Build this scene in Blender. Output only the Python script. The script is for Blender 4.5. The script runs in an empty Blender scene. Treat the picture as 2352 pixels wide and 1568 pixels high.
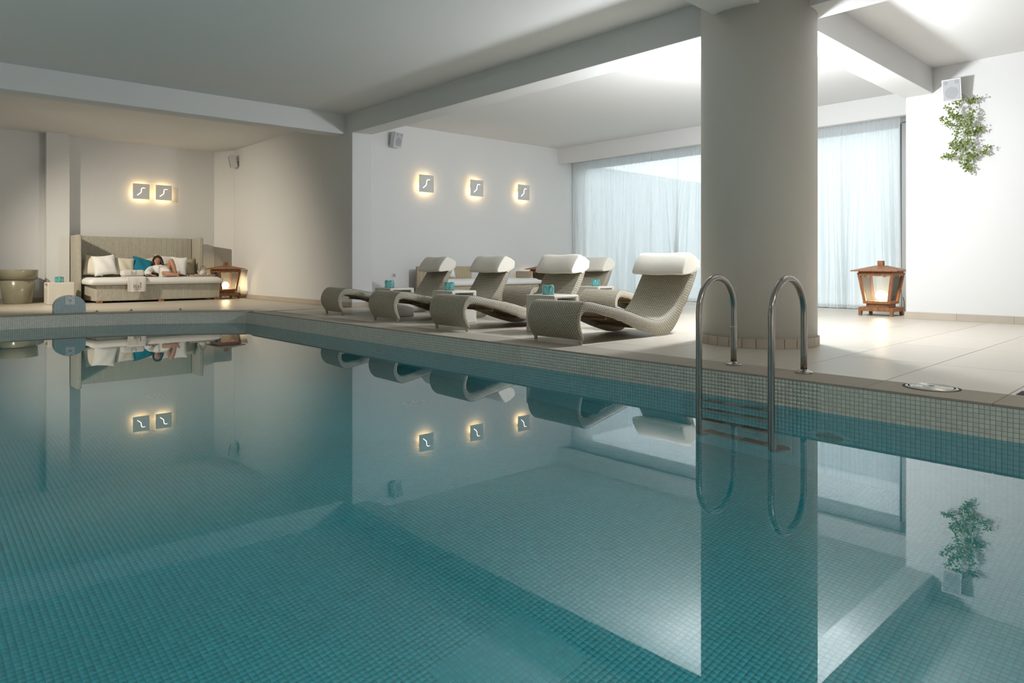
import bpy, bmesh, math, random
from mathutils import Vector, Matrix
random.seed(7)
PI = math.pi
SC = bpy.context.scene
COL = SC.collection

# ------------------------------------------------------------------ camera
W_PX, H_PX, F_PX, HORIZON = 2352.0, 1568.0, 1568.0, 609.0
cam = bpy.data.objects.new('camera', bpy.data.cameras.new('camera'))
COL.objects.link(cam)
cam.data.sensor_width = 36.0
cam.data.lens = 36.0 * F_PX / W_PX
cam.data.shift_y = -(H_PX / 2 - HORIZON) / W_PX
cam.data.clip_start = 0.05
cam.data.clip_end = 300
cam.location = (0, 0, 0.72)
cam.rotation_euler = (PI / 2, 0, -math.atan2(1466, 1568))
SC.camera = cam

# ------------------------------------------------------------------ world (bright overcast sky)
world = bpy.data.worlds.new('sky'); SC.world = world
world.use_nodes = True
bg = world.node_tree.nodes['Background']
bg.inputs[0].default_value = (0.90, 0.965, 1.0, 1)
bg.inputs[1].default_value = 2.5

# ------------------------------------------------------------------ exposure
SC.view_settings.view_transform = 'Standard'
SC.view_settings.look = 'None'
SC.view_settings.exposure = 0.90
SC.view_settings.gamma = 1.0
SC.view_settings.use_curve_mapping = False
cy = SC.cycles
cy.max_bounces = 7
cy.diffuse_bounces = 3
cy.glossy_bounces = 3
cy.transmission_bounces = 4
cy.transparent_max_bounces = 10
cy.sample_clamp_indirect = 3.0
cy.caustics_refractive = True
cy.caustics_reflective = True
cy.blur_glossy = 0.5
cy.use_denoising = True
cy.use_adaptive_sampling = True
cy.adaptive_threshold = 0.035
cy.adaptive_min_samples = 24

# ------------------------------------------------------------------ big lamps, the added ones included
def lamp(name, kind, loc, power, color, radius=0.1, rot=(0, 0, 0), parent=None, spot=None, blend=0.6):
    d = bpy.data.lights.new(name, kind)
    d.energy = power; d.color = color
    if kind in ('POINT', 'SPOT'): d.shadow_soft_size = radius
    if kind == 'SPOT': d.spot_size = spot; d.spot_blend = blend
    o = bpy.data.objects.new(name, d); COL.objects.link(o)
    o.location = loc; o.rotation_euler = rot
    if parent: o.parent = parent
    return o
KEY = (7.20, 3.70, 2.38)          # globe lamp hanging behind the round pillar
KEY_POWER = 180
KEY_COLOR = (0.92, 0.955, 1.0)
ALCOVE = (-0.1, 13.1, 2.98)       # ceiling spot of the alcove, left of the frame
ALCOVE_POWER = 400
ALCOVE_AIM = (4.7, 14.6, 0.1)
UNDERWATER_FILL_POWER = 30             # unseen pool lights added on left and near walls to brighten the water
POOL_FILL_POWER = 150                   # unseen fill downlights added around the pool to lift its brightness

# heights
DECK, WATER, BED, CEIL, SOFFIT = 0.0, -0.183, -1.483, 3.32, 2.985
EDGE = 4.26                        # pool's long edge
ARC_C, ARC_R = (1.35, 7.80), 4.09  # curved far end

# ------------------------------------------------------------------ node helpers
MATS = {}
def newmat(name):
    m = bpy.data.materials.new(name); m.use_nodes = True
    nt = m.node_tree
    for n in list(nt.nodes): nt.nodes.remove(n)
    out = nt.nodes.new('ShaderNodeOutputMaterial')
    MATS[name] = m
    return m, nt, out
def N(nt, t, **kw):
    n = nt.nodes.new(t)
    for k, v in kw.items():
        if k == 'inp':
            for a, b in v.items(): n.inputs[a].default_value = b
        else: setattr(n, k, v)
    return n
def L(nt, a, b): nt.links.new(a, b)
def c4(c): return (c[0], c[1], c[2], 1)
def mixc(nt, fac, a, b):
    n = N(nt, 'ShaderNodeMix', data_type='RGBA')
    for i, v in ((0, fac), (6, a), (7, b)):
        if hasattr(v, 'is_linked') or hasattr(v, 'links'): L(nt, v, n.inputs[i])
        elif i == 0: n.inputs[0].default_value = v
        else: n.inputs[i].default_value = c4(v)
    return n.outputs[2]
def math_n(nt, op, a, b=None):
    n = N(nt, 'ShaderNodeMath', operation=op)
    for i, v in ((0, a), (1, b)):
        if v is None: continue
        if hasattr(v, 'links'): L(nt, v, n.inputs[i])
        else: n.inputs[i].default_value = v
    return n.outputs[0]
def simple(name, col, rough=0.6, metal=0.0, noise=0.0, nscale=8.0, bump=0.0, bscale=60.0, spec=0.5, sheen=0.0):
    m, nt, out = newmat(name)
    p = N(nt, 'ShaderNodeBsdfPrincipled')
    p.inputs['Base Color'].default_value = c4(col)
    p.inputs['Roughness'].default_value = rough
    p.inputs['Metallic'].default_value = metal
    p.inputs['Specular IOR Level'].default_value = spec
    if sheen: p.inputs['Sheen Weight'].default_value = sheen
    tc = N(nt, 'ShaderNodeTexCoord')
    if noise:
        nz = N(nt, 'ShaderNodeTexNoise', inp={'Scale': nscale, 'Detail': 4.0})
        L(nt, tc.outputs['Object'], nz.inputs['Vector'])
        L(nt, mixc(nt, nz.outputs['Fac'], [x * (1 - noise) for x in col], [min(1, x * (1 + noise)) for x in col]), p.inputs['Base Color'])
    if bump:
        nb = N(nt, 'ShaderNodeTexNoise', inp={'Scale': bscale, 'Detail': 5.0})
        L(nt, tc.outputs['Object'], nb.inputs['Vector'])
        b = N(nt, 'ShaderNodeBump', inp={'Strength': bump, 'Distance': 0.01})
        L(nt, nb.outputs['Fac'], b.inputs['Height']); L(nt, b.outputs[0], p.inputs['Normal'])
    L(nt, p.outputs[0], out.inputs[0])
    return m
def emit(name, col, strength):
    m, nt, out = newmat(name)
    e = N(nt, 'ShaderNodeEmission'); e.inputs[0].default_value = c4(col); e.inputs[1].default_value = strength
    L(nt, e.outputs[0], out.inputs[0]); return m
def glassy(name, tint, ior=1.45, rough=0.0, gain=1.0, body=0.0, bodycol=(1, 1, 1)):
    """clear sheet: tinted see-through plus a Fresnel reflection, optionally some milky body"""
    m, nt, out = newmat(name)
    t = N(nt, 'ShaderNodeBsdfTransparent'); t.inputs[0].default_value = c4(tint)
    g = N(nt, 'ShaderNodeBsdfGlossy'); g.inputs['Roughness'].default_value = rough
    f = N(nt, 'ShaderNodeFresnel', inp={'IOR': ior})
    src = t.outputs[0]
    if body:
        d = N(nt, 'ShaderNodeBsdfDiffuse'); d.inputs[0].default_value = c4(bodycol)
        mb = N(nt, 'ShaderNodeMixShader'); mb.inputs[0].default_value = body
        L(nt, t.outputs[0], mb.inputs[1]); L(nt, d.outputs[0], mb.inputs[2]); src = mb.outputs[0]
    mx = N(nt, 'ShaderNodeMixShader')
    L(nt, math_n(nt, 'MULTIPLY', f.outputs[0], gain), mx.inputs[0]); L(nt, src, mx.inputs[1]); L(nt, g.outputs[0], mx.inputs[2])
    L(nt, mx.outputs[0], out.inputs[0]); return m
def mosaic(name, tile, grout, pitch=0.025, gap=0.0026, var=0.07, rough=0.25):
    """small square tiles: coordinates are the UV map in metres"""
    m, nt, out = newmat(name)
    p = N(nt, 'ShaderNodeBsdfPrincipled'); p.inputs['Roughness'].default_value = rough
    uv = N(nt, 'ShaderNodeUVMap')
    br = N(nt, 'ShaderNodeTexBrick', offset=0.0, squash=1.0, inp={'Scale': 1.0, 'Mortar Size': gap, 'Mortar Smooth': 0.2, 'Brick Width': pitch, 'Row Height': pitch, 'Bias': 0.0})
    br.inputs['Color1'].default_value = c4([x * (1 - var) for x in tile])
    br.inputs['Color2'].default_value = c4([min(1, x * (1 + var)) for x in tile])
    br.inputs['Mortar'].default_value = c4(grout)
    L(nt, uv.outputs[0], br.inputs['Vector'])
    nz = N(nt, 'ShaderNodeTexNoise', inp={'Scale': 1.3, 'Detail': 2.0}); L(nt, uv.outputs[0], nz.inputs['Vector'])
    mm = N(nt, 'ShaderNodeMix', data_type='RGBA', blend_type='MULTIPLY'); mm.inputs[0].default_value = 0.35
    L(nt, br.outputs['Color'], mm.inputs[6])
    cr = N(nt, 'ShaderNodeValToRGB'); cr.color_ramp.elements[0].color = (0.7, 0.7, 0.7, 1); cr.color_ramp.elements[1].color = (1.2, 1.2, 1.2, 1)
    L(nt, nz.outputs['Fac'], cr.inputs[0]); L(nt, cr.outputs[0], mm.inputs[7])
    L(nt, mm.outputs[2], p.inputs['Base Color'])
    b = N(nt, 'ShaderNodeBump', inp={'Strength': 0.5, 'Distance': 0.002}, invert=True)
    L(nt, br.outputs['Fac'], b.inputs['Height']); L(nt, b.outputs[0], p.inputs['Normal'])
    L(nt, p.outputs[0], out.inputs[0]); return m
def tile_mat(name, tile, var=0.07, rough=0.25):
    m, nt, out = newmat(name)
    p = N(nt, 'ShaderNodeBsdfPrincipled'); p.inputs['Roughness'].default_value = rough
    oi = N(nt, 'ShaderNodeObjectInfo')
    L(nt, mixc(nt, oi.outputs['Random'], [x * (1 - var) for x in tile], [min(1, x * (1 + var)) for x in tile]), p.inputs['Base Color'])
    L(nt, p.outputs[0], out.inputs[0]); return m
def weave(name, strand, gap, bw, rh, off=0.5, rough=0.55, bump=0.8, mort=0.18, rib=0.0):
    """woven strands on UV metres: bw strand length, rh strand pitch"""
    m, nt, out = newmat(name)
    p = N(nt, 'ShaderNodeBsdfPrincipled'); p.inputs['Roughness'].default_value = rough
    p.inputs['Specular IOR Level'].default_value = 0.3
    uv = N(nt, 'ShaderNodeUVMap')
    br = N(nt, 'ShaderNodeTexBrick', offset=off, squash=1.0, inp={'Scale': 1.0, 'Mortar Size': rh * mort, 'Mortar Smooth': 0.6, 'Brick Width': bw, 'Row Height': rh, 'Bias': 0.0})
    br.inputs['Color1'].default_value = c4([x * 0.92 for x in strand]); br.inputs['Color2'].default_value = c4([min(1, x * 1.06) for x in strand])
    br.inputs['Mortar'].default_value = c4(gap)
    L(nt, uv.outputs[0], br.inputs['Vector'])
    L(nt, br.outputs['Color'], p.inputs['Base Color'])
    b = N(nt, 'ShaderNodeBump', inp={'Strength': bump, 'Distance': 0.004}, invert=True)
    L(nt, br.outputs['Fac'], b.inputs['Height'])
    nrm = b
    if rib:
        wv = N(nt, 'ShaderNodeTexWave', wave_type='BANDS', bands_direction='X', inp={'Scale': 1.0 / rib / 3.1416 * 1.5708 * 2 / 2})
        wv.inputs['Scale'].default_value = 0.31415 / rib
        L(nt, uv.outputs[0], wv.inputs['Vector'])
        b2 = N(nt, 'ShaderNodeBump', inp={'Strength': 0.9, 'Distance': 0.012})
        L(nt, wv.outputs['Fac'], b2.inputs['Height']); L(nt, b.outputs[0], b2.inputs['Normal'])
        cm = N(nt, 'ShaderNodeMix', data_type='RGBA', blend_type='MIX')
        cr = N(nt, 'ShaderNodeValToRGB'); cr.color_ramp.elements[0].position = 0.05; cr.color_ramp.elements[1].position = 0.45
        L(nt, wv.outputs['Fac'], cr.inputs[0]); L(nt, cr.outputs[0], cm.inputs[0])
        cm.inputs[6].default_value = c4(gap); L(nt, br.outputs['Color'], cm.inputs[7]); L(nt, cm.outputs[2], p.inputs['Base Color'])
        nrm = b2
    L(nt, nrm.outputs[0], p.inputs['Normal'])
    L(nt, p.outputs[0], out.inputs[0]); return m
def wood(name, dark, light, rough=0.5, scale=6.0):
    m, nt, out = newmat(name)
    p = N(nt, 'ShaderNodeBsdfPrincipled'); p.inputs['Roughness'].default_value = rough
    tc = N(nt, 'ShaderNodeTexCoord'); mp = N(nt, 'ShaderNodeMapping'); mp.inputs['Scale'].default_value = (scale * 5, scale * 5, scale * 0.8)
    L(nt, tc.outputs['Object'], mp.inputs[0])
    nz = N(nt, 'ShaderNodeTexNoise', inp={'Scale': 1.6, 'Detail': 6.0, 'Distortion': 0.8}); L(nt, mp.outputs[0], nz.inputs['Vector'])
    cr = N(nt, 'ShaderNodeValToRGB'); cr.color_ramp.elements[0].position = 0.3; cr.color_ramp.elements[1].position = 0.72
    cr.color_ramp.elements[0].color = c4(dark); cr.color_ramp.elements[1].color = c4(light)
    L(nt, nz.outputs['Fac'], cr.inputs[0]); L(nt, cr.outputs[0], p.inputs['Base Color'])
    L(nt, p.outputs[0], out.inputs[0]); return m
def stone(name, col, rough, joints=None, spec=0.5):
    """porcelain paving with faint streaks along X; joints=(len x, len y) adds drawn joints for the far paving"""
    m, nt, out = newmat(name)
    p = N(nt, 'ShaderNodeBsdfPrincipled'); p.inputs['Specular IOR Level'].default_value = spec
    tc = N(nt, 'ShaderNodeTexCoord'); mp = N(nt, 'ShaderNodeMapping'); mp.inputs['Scale'].default_value = (12.0, 1.6, 1.0)
    ge = N(nt, 'ShaderNodeNewGeometry')
    L(nt, ge.outputs['Position'], mp.inputs[0])
    nz = N(nt, 'ShaderNodeTexNoise', inp={'Scale': 2.2, 'Detail': 8.0, 'Roughness': 0.62}); L(nt, mp.outputs[0], nz.inputs['Vector'])
    oi = N(nt, 'ShaderNodeObjectInfo')
    base = mixc(nt, nz.outputs['Fac'], [x * 0.86 for x in col], [min(1, x * 1.1) for x in col])
    tint = N(nt, 'ShaderNodeMix', data_type='RGBA', blend_type='MULTIPLY'); tint.inputs[0].default_value = 1.0
    L(nt, base, tint.inputs[6]); L(nt, mixc(nt, oi.outputs['Random'], (0.94, 0.94, 0.94), (1.03, 1.03, 1.03)), tint.inputs[7])
    colr = tint.outputs[2]
    if joints:
        br = N(nt, 'ShaderNodeTexBrick', offset=0.5, squash=1.0, inp={'Scale': 1.0, 'Mortar Size': 0.004, 'Brick Width': joints[0], 'Row Height': joints[1]})
        L(nt, ge.outputs['Position'], br.inputs['Vector'])
        colr = mixc(nt, br.outputs['Fac'], colr, (0.22, 0.19, 0.15))
    L(nt, colr, p.inputs['Base Color'])
    r = N(nt, 'ShaderNodeMapRange', inp={'From Min': 0.3, 'From Max': 0.7, 'To Min': rough * 0.85, 'To Max': rough * 1.15}); L(nt, nz.outputs['Fac'], r.inputs[0])
    L(nt, r.outputs[0], p.inputs['Roughness'])
    b = N(nt, 'ShaderNodeBump', inp={'Strength': 0.06, 'Distance': 0.004}); L(nt, nz.outputs['Fac'], b.inputs['Height']); L(nt, b.outputs[0], p.inputs['Normal'])
    L(nt, p.outputs[0], out.inputs[0]); return m

simple('plaster', (0.81, 0.81, 0.80), 0.92, bump=0.10, bscale=9.0, spec=0.2)
simple('pillar_plaster', (0.76, 0.74, 0.68), 0.85, bump=0.12, bscale=14.0, spec=0.2)
stone('paving', (0.64, 0.58, 0.49), 0.40)
stone('coping', (0.43, 0.385, 0.32), 0.75, spec=0.25)
stone('far_paving', (0.62, 0.56, 0.46), 0.38, joints=(1.24, 0.635))
stone('skirting', (0.56, 0.49, 0.40), 0.6)
simple('grout', (0.26, 0.22, 0.18), 0.9)
BAND = (0.72, 0.75, 0.69); BASIN_WATER_TINT = (0.05, 0.53, 0.61)  # basin tiles carry the water's light absorption in their colour
mosaic('mosaic_band', BAND, (0.46, 0.46, 0.38))
mosaic('mosaic_basin', BASIN_WATER_TINT, (0.055, 0.44, 0.51))
mosaic('mosaic_block', (0.36, 0.50, 0.54), (0.62, 0.70, 0.68), pitch=0.026, gap=0.003)
tile_mat('band_tile', BAND); tile_mat('basin_tile', BASIN_WATER_TINT)
weave('wicker', (0.74, 0.69, 0.56), (0.10, 0.08, 0.05), 0.030, 0.0145, mort=0.25)
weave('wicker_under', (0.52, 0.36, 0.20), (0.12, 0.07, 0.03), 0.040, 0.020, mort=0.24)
weave('rib_wicker', (0.80, 0.77, 0.66), (0.40, 0.36, 0.27), 0.05, 0.008, off=0.5, mort=0.10, bump=0.3, rib=0.0215)
weave('rib_wicker_honey', (0.80, 0.70, 0.52), (0.45, 0.35, 0.20), 0.05, 0.008, off=0.5, mort=0.10, bump=0.3, rib=0.0215)
simple('canvas', (0.83, 0.79, 0.70), 0.9, bump=0.10, bscale=22.0, spec=0.2, sheen=0.2)
simple('white_cotton', (0.86, 0.85, 0.82), 0.92, bump=0.25, bscale=16.0, spec=0.2, sheen=0.3)
simple('cream_cotton', (0.76, 0.70, 0.58), 0.92, bump=0.25, bscale=16.0, spec=0.2, sheen=0.3)
simple('olive_cotton', (0.52, 0.45, 0.33), 0.92, bump=0.25, bscale=16.0, spec=0.2)
simple('teal_cotton', (0.012, 0.20, 0.30), 0.85, bump=0.3, bscale=20.0, spec=0.3)
simple('terry', (0.86, 0.82, 0.77), 0.97, bump=0.7, bscale=260.0, spec=0.1, sheen=0.4)
simple('print_ink', (0.08, 0.07, 0.06), 0.8)
simple('concrete', (0.66, 0.63, 0.55), 0.55, noise=0.07, nscale=14.0, bump=0.06, bscale=50.0)
simple('glaze', (0.33, 0.31, 0.22), 0.22, noise=0.25, nscale=4.0)
simple('steel', (0.40, 0.38, 0.36), 0.20, metal=1.0, noise=0.12, nscale=20.0)
simple('dark_step', (0.05, 0.04, 0.035), 0.6)
simple('step_metal', (0.40, 0.37, 0.34), 0.35, metal=1.0)
simple('brushed_lid', (0.62, 0.61, 0.56), 0.38, metal=0.6)
wood('teak', (0.20, 0.075, 0.026), (0.40, 0.18, 0.075), 0.45)
wood('pale_wood', (0.42, 0.28, 0.18), (0.56, 0.40, 0.28), 0.6)
simple('black', (0.01, 0.01, 0.01), 0.6)
simple('dark_void', (0.03, 0.03, 0.04), 0.8)
simple('white_plastic', (0.80, 0.80, 0.80), 0.45)
simple('speaker_grille', (0.50, 0.51, 0.53), 0.7, bump=0.3, bscale=900.0)
simple('speaker_cone', (0.38, 0.39, 0.41), 0.7)
simple('plate_metal', (0.74, 0.72, 0.69), 0.6)
simple('grey_frame', (0.16, 0.17, 0.19), 0.45)
simple('stem_green', (0.15, 0.20, 0.05), 0.7)
simple('leaf_green', (0.17, 0.23, 0.05), 0.5, noise=0.5, nscale=30.0)
simple('skin', (0.50, 0.27, 0.17), 0.55, noise=0.05)
simple('lip', (0.38, 0.12, 0.10), 0.5)
simple('eye_white', (0.7, 0.68, 0.65), 0.3)
simple('eye_dark', (0.03, 0.015, 0.01), 0.3)
simple('hair', (0.035, 0.014, 0.008), 0.5, bump=0.6, bscale=90.0)
simple('porcelain', (0.66, 0.68, 0.62), 0.25)
simple('cane', (0.25, 0.13, 0.05), 0.6)
simple('ext_render', (0.62, 0.66, 0.68), 0.95)
simple('ext_paving', (0.55, 0.56, 0.56), 0.9)
simple('tinted_fitting', (0.16, 0.55, 0.60), 0.4)  # white pool fittings; the water's teal tint is put into their colour
glassy('pane_glass', (0.95, 0.98, 0.98), 1.45)
glassy('lantern_glass', (0.94, 0.94, 0.92), 1.45, body=0.08, bodycol=(0.8, 0.78, 0.72))
glassy('teal_glass', (0.70, 0.96, 0.96), 1.6, body=0.28, bodycol=(0.20, 0.86, 0.86), gain=1.8)
emit('bulb_glow', (1.0, 0.80, 0.50), 26.0)
emit('warm_strip', (1.0, 0.68, 0.32), 7.0)
emit('slot_glow', (1.0, 0.90, 0.76), 3.2)
emit('lamp_globe', (1.0, 0.97, 0.93), 30.0)

def water_material():
    m, nt, out = newmat('pool_water')
    rf = N(nt, 'ShaderNodeBsdfRefraction', inp={'IOR': 1.333, 'Roughness': 0.0}); rf.inputs['Color'].default_value = (0.72, 0.985, 0.995, 1)
    gl = N(nt, 'ShaderNodeBsdfGlossy', inp={'Roughness': 0.0})
    fr = N(nt, 'ShaderNodeFresnel', inp={'IOR': 1.333})
    tc = N(nt, 'ShaderNodeTexCoord')
    nz = N(nt, 'ShaderNodeTexNoise', inp={'Scale': 1.7, 'Detail': 1.0}); L(nt, tc.outputs['Object'], nz.inputs['Vector'])
    b = N(nt, 'ShaderNodeBump', inp={'Strength': 0.003, 'Distance': 0.02}); L(nt, nz.outputs['Fac'], b.inputs['Height'])
    for n in (rf, gl, fr): L(nt, b.outputs[0], n.inputs['Normal'])
    mx = N(nt, 'ShaderNodeMixShader')
    L(nt, math_n(nt, 'POWER', fr.outputs[0], 0.66), mx.inputs[0])
    L(nt, rf.outputs[0], mx.inputs[1]); L(nt, gl.outputs[0], mx.inputs[2]); L(nt, mx.outputs[0], out.inputs[0])
    return m
water_material()
def curtain_material():
    m, nt, out = newmat('sheer')
    t = N(nt, 'ShaderNodeBsdfTransparent')
    d = N(nt, 'ShaderNodeBsdfDiffuse'); d.inputs[0].default_value = (0.86, 0.88, 0.88, 1)
    tr = N(nt, 'ShaderNodeBsdfTranslucent'); tr.inputs[0].default_value = (0.88, 0.90, 0.90, 1)
    m1 = N(nt, 'ShaderNodeMixShader'); m1.inputs[0].default_value = 0.5
    L(nt, d.outputs[0], m1.inputs[1]); L(nt, tr.outputs[0], m1.inputs[2])
    m2 = N(nt, 'ShaderNodeMixShader'); m2.inputs[0].default_value = 0.86
    L(nt, t.outputs[0], m2.inputs[1]); L(nt, m1.outputs[0], m2.inputs[2]); L(nt, m2.outputs[0], out.inputs[0])
    return m
curtain_material()

# ------------------------------------------------------------------ mesh helpers
class MB:
    def __init__(s): s.v = []; s.f = []; s.uv = None
    def box(s, x0, x1, y0, y1, z0, z1):
        b = len(s.v)
        s.v += [(x0, y0, z0), (x1, y0, z0), (x1, y1, z0), (x0, y1, z0), (x0, y0, z1), (x1, y0, z1), (x1, y1, z1), (x0, y1, z1)]
        s.f += [tuple(b + i for i in q) for q in ((3, 2, 1, 0), (4, 5, 6, 7), (0, 1, 5, 4), (1, 2, 6, 5), (2, 3, 7, 6), (3, 0, 4, 7))]
        return s
    def quad(s, a, b, c, d):
        n = len(s.v); s.v += [a, b, c, d]; s.f.append((n, n + 1, n + 2, n + 3)); return s
    def tube(s, path, rad, n=12, cap=True, closed=False):
        path = [Vector(p) for p in path]; k = len(path); b = len(s.v)
        up = None
        for i, p in enumerate(path):
            if closed: t = path[(i + 1) % k] - path[i - 1]
            else: t = path[min(i + 1, k - 1)] - path[max(i - 1, 0)]
            t.normalize()
            if up is None:
                up = Vector((0, 0, 1)) if abs(t.z) < 0.9 else Vector((1, 0, 0))
            side = t.cross(up)
            if side.length < 1e-5: side = t.cross(Vector((0, 1, 0)))
            side.normalize(); up = side.cross(t).normalized()
            r = rad[i] if isinstance(rad, (list, tuple)) else rad
            for j in range(n):
                a = 2 * PI * j / n
                s.v.append(tuple(p + side * (math.cos(a) * r) + up * (math.sin(a) * r)))
        m = k if closed else k - 1
        for i in range(m):
            for j in range(n):
                a0 = b + i * n + j; a1 = b + i * n + (j + 1) % n
                i2 = (i + 1) % k
                s.f.append((a0, b + i2 * n + j, b + i2 * n + (j + 1) % n, a1))
        if cap and not closed:
            s.f.append(tuple(b + j for j in range(n)))
            s.f.append(tuple(b + (k - 1) * n + j for j in reversed(range(n))))
        return s
    def lathe(s, prof, n=32, c=(0, 0, 0)):
        b = len(s.v)
        for r, z in prof:
            for j in range(n):
                a = 2 * PI * j / n
                s.v.append((c[0] + r * math.cos(a), c[1] + r * math.sin(a), c[2] + z))
        for i in range(len(prof) - 1):
            for j in range(n):
                s.f.append((b + i * n + j, b + i * n + (j + 1) % n, b + (i + 1) * n + (j + 1) % n, b + (i + 1) * n + j))
        s.f.append(tuple(b + j for j in reversed(range(n))))
        s.f.append(tuple(b + (len(prof) - 1) * n + j for j in range(n)))
        return s
    def prism(s, poly, plane, a, c):
        """extrude a 2D outline: plane 'xz' runs along y from a to c, 'yz' along x, 'xy' along z"""
        b = len(s.v); n = len(poly)
        def mk(p, h):
            return {'xz': (p[0], h, p[1]), 'yz': (h, p[0], p[1]), 'xy': (p[0], p[1], h)}[plane]
        s.v += [mk(p, a) for p in poly] + [mk(p, c) for p in poly]
        s.f.append(tuple(b + i for i in range(n))); s.f.append(tuple(b + n + i for i in reversed(range(n))))
        for i in range(n):
            j = (i + 1) % n; s.f.append((b + j, b + i, b + n + i, b + n + j))
        return s
    def grid(s, nu, nv, fn, uvfn=None):
        b = len(s.v)
        if uvfn and s.uv is None: s.uv = []
        for i in range(nu):
            for j in range(nv):
                s.v.append(fn(i / (nu - 1), j / (nv - 1)))
                if uvfn: s.uv.append(uvfn(i / (nu - 1), j / (nv - 1)))
        for i in range(nu - 1):
            for j in range(nv - 1):
                s.f.append((b + i * nv + j, b + (i + 1) * nv + j, b + (i + 1) * nv + j + 1, b + i * nv + j + 1))
        return s
    def mesh(s, name, fix=True):
        me = bpy.data.meshes.new(name)
        me.from_pydata([tuple(v) for v in s.v], [], s.f); me.update()
        if fix:
            bm = bmesh.new(); bm.from_mesh(me); bmesh.ops.recalc_face_normals(bm, faces=bm.faces); bm.to_mesh(me); bm.free()
        uvl = me.uv_layers.new(name='uv')
        for p in me.polygons:
            nx, ny, nz = (abs(c) for c in p.normal)
            for li in p.loop_indices:
                vi = me.loops[li].vertex_index
                if s.uv: uvl.data[li].uv = s.uv[vi]
                else:
                    x, y, z = me.vertices[vi].co
                    uvl.data[li].uv = (x, y) if nz >= nx and nz >= ny else ((y, z) if nx >= ny else (x, z))
        return me
    def build(s, name, mat, parent=None, smooth=False, bevel=0, seg=2, subd=0, solid=0, fix=True):
        me = s.mesh(name, fix)
        return place(name, me, mat, parent, smooth, bevel, seg, subd, solid)
def place(name, me, mat, parent=None, smooth=False, bevel=0, seg=2, subd=0, solid=0):
    me.materials.clear(); me.materials.append(MATS[mat])
    if smooth:
        for p in me.polygons: p.use_smooth = True
    o = bpy.data.objects.new(name, me); COL.objects.link(o)
    if parent: o.parent = parent
    if solid:
        md = o.modifiers.new('thick', 'SOLIDIFY'); md.thickness = solid; md.offset = 0
    if bevel:
        md = o.modifiers.new('bevel', 'BEVEL'); md.width = bevel; md.segments = seg; md.limit_method = 'ANGLE'; md.angle_limit = 0.7
        md.harden_normals = False
        if seg > 1:
            for p in me.polygons: p.use_smooth = True
            wn = o.modifiers.new('wn', 'WEIGHTED_NORMAL'); wn.keep_sharp = True
    if subd:
        md = o.modifiers.new('sub', 'SUBSURF'); md.levels = subd; md.render_levels = subd
    return o
def tag(o, label, cat, group=None):
    o['label'] = label; o['category'] = cat
    if group: o['group'] = group
    return o
def struct(o, label=None):
    o['kind'] = 'structure'
    if label: o['label'] = label
    return o
def thing(name, label, cat, loc=(0, 0, 0), rz=0, group=None):
    o = bpy.data.objects.new(name, None); COL.objects.link(o)
    o.location = loc; o.rotation_euler = (0, 0, rz); o.empty_display_size = 0.1
    return tag(o, label, cat, group)
def copy_tree(root, loc, rz, label, parent=None, group=None):
    r = root.copy(); COL.objects.link(r); r.location = loc; r.rotation_euler = (0, 0, rz); r['label'] = label
    if group: r['group'] = group
    def kids(src, dst):
        for ch in list(src.children):
            c = ch.copy(); COL.objects.link(c); c.parent = dst; kids(ch, c)
    kids(root, r)
    return r
def spline(pts, n=6, closed=False):
    """Catmull-Rom through the points"""
    out = []; k = len(pts)
    rng = range(k) if closed else range(k - 1)
    for i in rng:
        p0 = pts[(i - 1) % k] if closed or i > 0 else pts[0]
        p1 = pts[i]; p2 = pts[(i + 1) % k]
        p3 = pts[(i + 2) % k] if closed or i + 2 < k else pts[-1]
        for j in range(n):
            t = j / n
            out.append(tuple(0.5 * ((2 * b) + (-a + c) * t + (2 * a - 5 * b + 4 * c - d) * t * t + (-a + 3 * b - 3 * c + d) * t ** 3) for a, b, c, d in zip(p0, p1, p2, p3)))
    if not closed: out.append(tuple(pts[-1]))
    return out

# =================================================================== THE SETTING
def arc_pts(r, n=40, x0=-1.56, x1=EDGE):
    a0 = math.acos((x1 - ARC_C[0]) / ARC_R); a1 = PI - a0
    return [(ARC_C[0] + r * math.cos(a0 + (a1 - a0) * i / n), ARC_C[1] + r * math.sin(a0 + (a1 - a0) * i / n)) for i in range(n + 1)]
ARC = arc_pts(ARC_R)
CORNER_Y = ARC[0][1]
LEFT_X = ARC[-1][0]
NEAR_Y = -0.5

# floor: bedding slab (shows as the joints) with paving pieces as parts
mb = MB()
mb.box(EDGE + 0.02, 12.0, -4.0, 10.9, -0.30, -0.007)
floor = struct(mb.build('floor', 'grout'), 'beige paved deck around the pool')
P_LEN, P_ROW, Y0 = 1.24, 0.635, 0.889
def piece(x0, x1, y0, y1, mat, name='paving_tile', z0=-0.014, g=0.0024):
    return MB().box(x0 + g, x1 - g, y0 + g, y1 - g, z0, 0.0).build(name, mat, floor, bevel=0.0012, seg=1)
starts = {}
for k in range(-7, 16):
    y0 = Y0 + P_ROW * k; y1 = y0 + P_ROW
    if y1 > 10.95: break
    st = 5.64 if k in (-1, 0, 1) else (5.02 if k % 2 == 0 else 5.64)
    xs = [4.62]
    x = st
    while x < 12.0:
        xs.append(x); x += P_LEN
    xs.append(12.0)
    for a, b in zip(xs, xs[1:]): piece(a, b, y0, min(y1, 10.9), 'paving')
    # coping course along the pool edge
    if y0 > -4.2: piece(EDGE - 0.006, 4.62, y0, min(y1, CORNER_Y if y1 > CORNER_Y else y1), 'coping', 'coping_tile', -0.013)
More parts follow.
